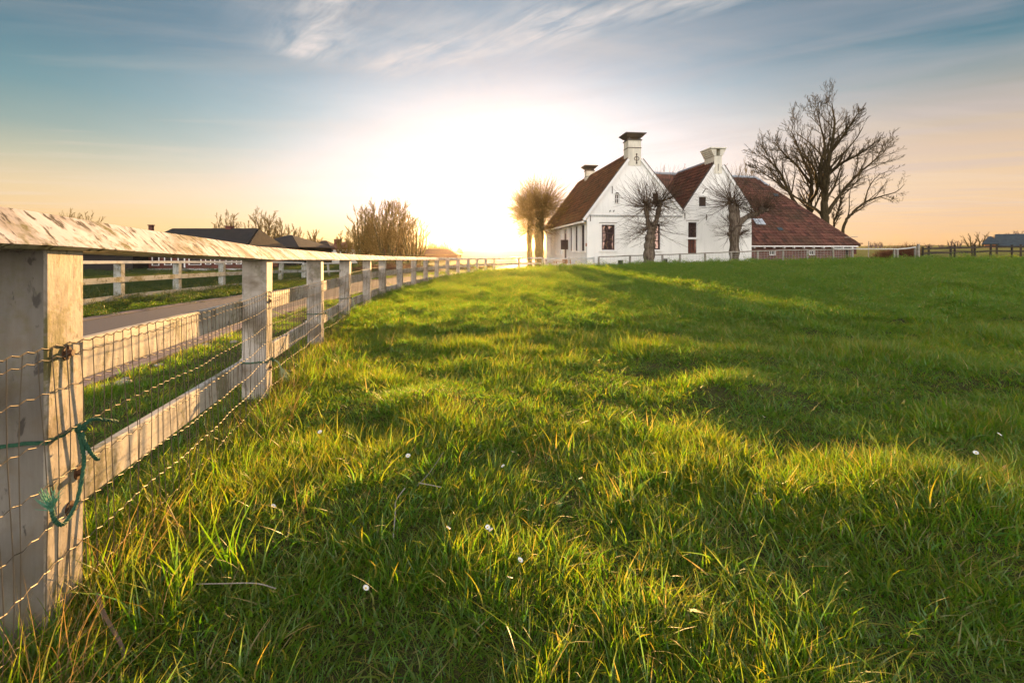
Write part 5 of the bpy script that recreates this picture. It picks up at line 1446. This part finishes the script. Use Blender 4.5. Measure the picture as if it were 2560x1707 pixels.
# ---------------------------------------------------------------- rails in front of the farmhouse
ps = [pp_(1363,38.9,645.5), pp_(1422,37.6,645), pp_(1484,36.2-.9,644)]
plank_fence('garden_fence', 'pale low rail fence with two boards at the left corner of the farmhouse', ps, (-.0,-.45), M_white_rail, M_white_rail, .11, .8, .10, cap=False)
M_net2 = mat('grey_sheep_netting', (.5,.5,.48), .5, .5)[0]
hp = [(1497,34.2,642),(1574,33.2,639),(1618,33.0,637.5),(1657,33.0,636.5),(1700,33.0,635),(1764,33.2,632.5),(1829,33.4,629.5),(1894,33.4,627.2),(1957,33.4,625),(2018,33.4,624),(2084,33.4,623.5),(2131,33.4,623)]
def post_rail(name, label, hp, rr_=.035, pw=.06, ph=.75, net=True, m1=None, m2=None, n_net=8):
    pts_ = [Vector(pp_(*q)) for q in hp]; o0 = Vector((pts_[0].x, pts_[0].y, 0)); f = empty(name, label, 'fence', o0)
    for i, p in enumerate(pts_):
        mb = MB(); gz0 = min(g1(p.x,p.y)-.25, p.z-.6); mb.box((0,0,(p.z-gz0)/2), (pw,pw*.8,(p.z-gz0)/2), None, .01); o = mb.build('post', m1 or M_grey_wood, f); o.location = (p.x-o0.x, p.y-o0.y, gz0)
        o.rotation_euler = (0, R.uniform(-.04,.04), R.uniform(0,.4))
    for a, b_ in zip(pts_[:-1], pts_[1:]):
        mid = (a+b_)/2 + Vector((0,0,-.02)); mb = MB()
        mb.beam(a-o0+Vector((0,-.06,.0)), mid-o0+Vector((0,-.06,0)), rr_*1.4, rr_*2); mb.beam(mid-o0+Vector((0,-.06,0)), b_-o0+Vector((0,-.06,0)), rr_*1.4, rr_*2)
        mb.build('rail', m2 or M_grey_wood, f)
    if net:
        mb = MB()
        for a, b_ in zip(pts_[:-1], pts_[1:]):
            for k in range(6):
                dz = Vector((0,-.05,-.06-.15*k)); mb.tube([a-o0+dz, (a+b_)/2-o0+dz+Vector((0,0,-.015)), b_-o0+dz], .006, 3, False)
            for k in range(n_net):
                q = a.lerp(b_, k/n_net); mb.tube([q-o0+Vector((0,-.05,-.05)), q-o0+Vector((0,-.05,-.82))], .006, 3, False)
        mb.build('netting', M_net2, f)
    return f
post_rail('rail_and_netting_fence', 'thin grey rail fence with sheep netting in front of the farmhouse and barn', hp)
ps = [(2130,32.5,620.8),(2237,31,623)]
post_rail('sagging_rail_fence', 'pale sagging rail on two leaning grey posts right of the barn', [(2084,33.0,621.2),(2237,31.5,622.3),(2244,31.5,622.5),(2288,31.5,617.8)], .032, .055, .9, False, M_grey_wood, M_white_rail)
mb = MB(); q = P(2172,603,40.5); mb.tube([q-Vector((.05,0,2.2)), q], [.04,.03], 6); o = mb.build('thin_pole', M_grey_wood); tag(o, 'thin upright grey pole at the right end of the brick barn', 'pole')
mb = MB(); q = P(2296,618,31); mb.box((q.x,q.y,q.z-.5),(.06,.06,.7),None,.01); o = mb.build('gate_stump', M_grey_wood); tag(o, 'stout grey post stub between the sagging rail and the dark fence', 'post')
# dark paddock fence on the right
ps = [pp_(2307,31,619.0), pp_(2377,31,617.5), pp_(2437,31,615.5), pp_(2476,31,613.0), pp_(2530,31,614), pp_(2600,31,613)]
plank_fence('dark_paddock_fence', 'dark brown two rail paddock fence on the right', ps, (-.03,-.32), M_dark_wood, M_dark_wood, .09, .85, .10, cap=False, bury=.2, lean={3:(0,.03,0)})
ps = [pp_(2322,38,616.5), pp_(2387,38,613), pp_(2430,38,614.5), pp_(2492,38,612.5), pp_(2552,38,613)]
plank_fence('dark_paddock_fence', 'farther thin dark fence behind the dark brown paddock fence', ps, (-.10,-.42), M_dark_wood, M_dark_wood, .10, .9, .05, cap=False, bury=.3)

# ---------------------------------------------------------------- garden table and chairs by the side door
def gtable(loc, label, rz):
    t = empty('garden_table', label, 'table', loc, rz); mb = MB()
    for k in range(6): mb.box((0,-.34+k*.135,.72),(.62,.06,.015))
    mb.build('table_top', M_orwood, t)
    for sx in (-1,1):
        for sy in (-1,1): mb = MB(); mb.box((sx*.54,sy*.32,.35),(.03,.03,.35)); mb.build('leg', M_orwood, t)
def gchair(loc, label, rz):
    t = empty('garden_chair', label, 'chair', loc, rz, 'wooden chairs by the garden table'); mb = MB()
    for k in range(4): mb.box((0,-.18+k*.12,.44),(.23,.05,.012))
    mb.build('seat', M_orwood, t); mb = MB()
    for k in range(3): mb.box((0,.24+k*.02,.60+k*.13),(.23,.012,.05))
    mb.build('backrest', M_orwood, t)
    for sx in (-1,1):
        mb = MB(); mb.box((sx*.21,-.2,.21),(.02,.02,.21)); mb.build('leg', M_orwood, t)
        mb = MB(); mb.beam((sx*.21,.2,0),(sx*.21,.3,.92),.04,.04); mb.build('leg', M_orwood, t)
M_orwood = mat('pale_teak', (.42,.24,.12), .7)[0]
def gl_(px, d): q = P(px, 640, d); return (q.x, q.y, g1(q.x, q.y))
gtable(gl_(1404,39.5), 'wooden garden table beside the farmhouse side door', .2)
gchair(gl_(1418,38.6), 'folding wooden chair right of the garden table', .9)
gchair(gl_(1428,37.9), 'folding wooden chair nearest the house corner, facing the table', 2.2)
# white daisies in the grass
M_petal = mat('white_petals', (.8,.8,.76), .6)[0]; M_yel = mat('flower_centre', (.7,.45,.03), .7)[0]
M_stem = mat('green_stem', (.06,.14,.03), .7)[0]
first = None
for (px, py) in ((1452,1196),(1909,1042),(1219,1318),(1228,1325),(914,1470),(1020,1145),(1275,1445),(1282,1130),(2440,1132),(2498,1086),(1889,1235),(1925,1249),(2381,1237),(1120,1320),(683,1265),(1258,1165),(1300,1400),(800,1080)):
    dd = 1.02*F/(py-HY)*.965; q = P(px, py, dd); gz0 = g1(q.x, q.y); hgt = max(.05, min(.16, q.z-gz0)) if q.z-gz0 > .02 else .085
    if first is None:
        first = empty('daisy', 'small white daisy standing in the pasture grass', 'flower', (0,0,0), 0, 'white daisies scattered in the grass')
        mb = MB(); mb.tube([(0,0,-.1),(.004,0,-.04),(0,0,0)], .0013, 4); mb.build('stem', M_stem, first)
        mb = MB()
        for k in range(13):
            a = 2*math.pi*k/13; c_, s_ = math.cos(a), math.sin(a); w_ = .0026
            mb.quad((c_*.002+s_*w_*.5, s_*.002-c_*w_*.5, .001),(c_*.009+s_*w_, s_*.009-c_*w_, .003),(c_*.0125, s_*.0125, .004),(c_*.009-s_*w_, s_*.009+c_*w_, .003),(c_*.002-s_*w_*.5, s_*.002+c_*w_*.5, .001))
        mb.build('petals', M_petal, first)
        mb = MB(); mb.lathe([(.0035,0),(.0034,.002),(.001,.0035)], 8); mb.build('flower_centre', M_yel, first); o = first
    else: o = copy_tree(first, (0,0,0))
    o.location = (q.x, q.y, gz0+hgt); o.rotation_euler = (.5, R.uniform(-.3,.3), R.uniform(0,6)); sc_ = .8 if py > 1150 else 1.0; o.scale = (sc_,)*3
# twigs and a feather lying in the grass
M_dead = mat('bleached_twig', (.30,.27,.23), .9)[0]; M_deadd = mat('dead_twig', (.16,.11,.085), .85)[0]
def lying(name, label, cat, pts_, r, m_):
    r *= .62
    mb = MB(); w3 = []
    for px, py, up in pts_:
        dd = 1.0*F/(py-HY); q = P(px, py, dd); w3.append(Vector((q.x, q.y, g1(q.x,q.y)+.025+up*.8)))
    o0 = w3[0].copy(); mb.tube(curve_pts([p-o0 for p in w3], 5), r, 6); o = mb.build(name, m_); o.location = o0; tag(o, label, cat)
lying('bleached_stick', 'thin white bleached stick bent in the middle, lying in the near grass', 'stick', [(983,1325,.01),(988,1280,.02),(990,1260,.03),(1012,1236,.04)], .0035, M_dead)
lying('grass_stalk', 'pale dry stalk arching up out of the grass above the bent white stick', 'stalk', [(1042,1213,.0),(1075,1190,.03),(1108,1145,.05)], .0018, M_dead)
lying('dry_leaf_blade', 'grey dry blade lying flat beside the pale arching stalk', 'stalk', [(1046,1217,.03),(1075,1219,.035),(1104,1217,.03)], .0035, M_dead)
lying('broken_branch', 'brown broken branch lying at the foot of the nearest post', 'branch', [(243,1475,.06),(262,1520,.05),(300,1565,.02),(312,1590,0)], .008, M_deadd)
lying('bleached_stick', 'long pale stalk lying level in the grass at lower left', 'stick', [(490,1436,.03),(560,1438,.04),(640,1438,.045),(690,1440,.03)], .0028, M_dead)
# reddish stones along the verge of the lane
mb0 = None; rr = random.Random(9)
M_stone = mat('pale_stone', (.35,.30,.27), .85)[0]
for k in range(16):
    y_ = rr.uniform(3.6, 9); i = min(range(len(road_c)), key=lambda j: abs(road_c[j].y-y_)); x_ = road_c[i].x+1.85+rr.uniform(0,.35)
    mb = MB(); s_ = rr.uniform(.03,.08)
    prof = [(s_*.5,-s_*.3),(s_,0),(s_*.85,s_*.25),(s_*.4,s_*.38)]; mb.lathe(prof, 7)
    mb.v = [tuple(Vector(v)*(1+.25*noise.noise(Vector(v)*25+Vector((k,0,0))))) for v in mb.v]
    o = mb.build('verge_stone', M_stone, None, True); o.location = (x_, y_, g1(x_,y_)+.015); tag(o, 'pale stone lying on the near verge of the lane', 'stone', 'stones on the verge of the lane')

# ---------------------------------------------------------------- haze
if HAZE > 0:
    mb = MB(); mb.box((0, 0, 11), (760, 760, 14.5)); mh = bpy.data.materials.new('haze'); mh.use_nodes = True; nt = NT(mh.node_tree); nt.n.clear()
    v = nt.new('ShaderNodeVolumePrincipled'); v.inputs['Color'].default_value = (1,.88,.72,1); v.inputs['Density'].default_value = HAZE; v.inputs['Anisotropy'].default_value = HAZE_G
    out = nt.new('ShaderNodeOutputMaterial'); nt.l.new(v.outputs[0], out.inputs['Volume'])
    hz = mb.build('haze', mh); tag(hz, 'warm evening haze', kind='stuff')
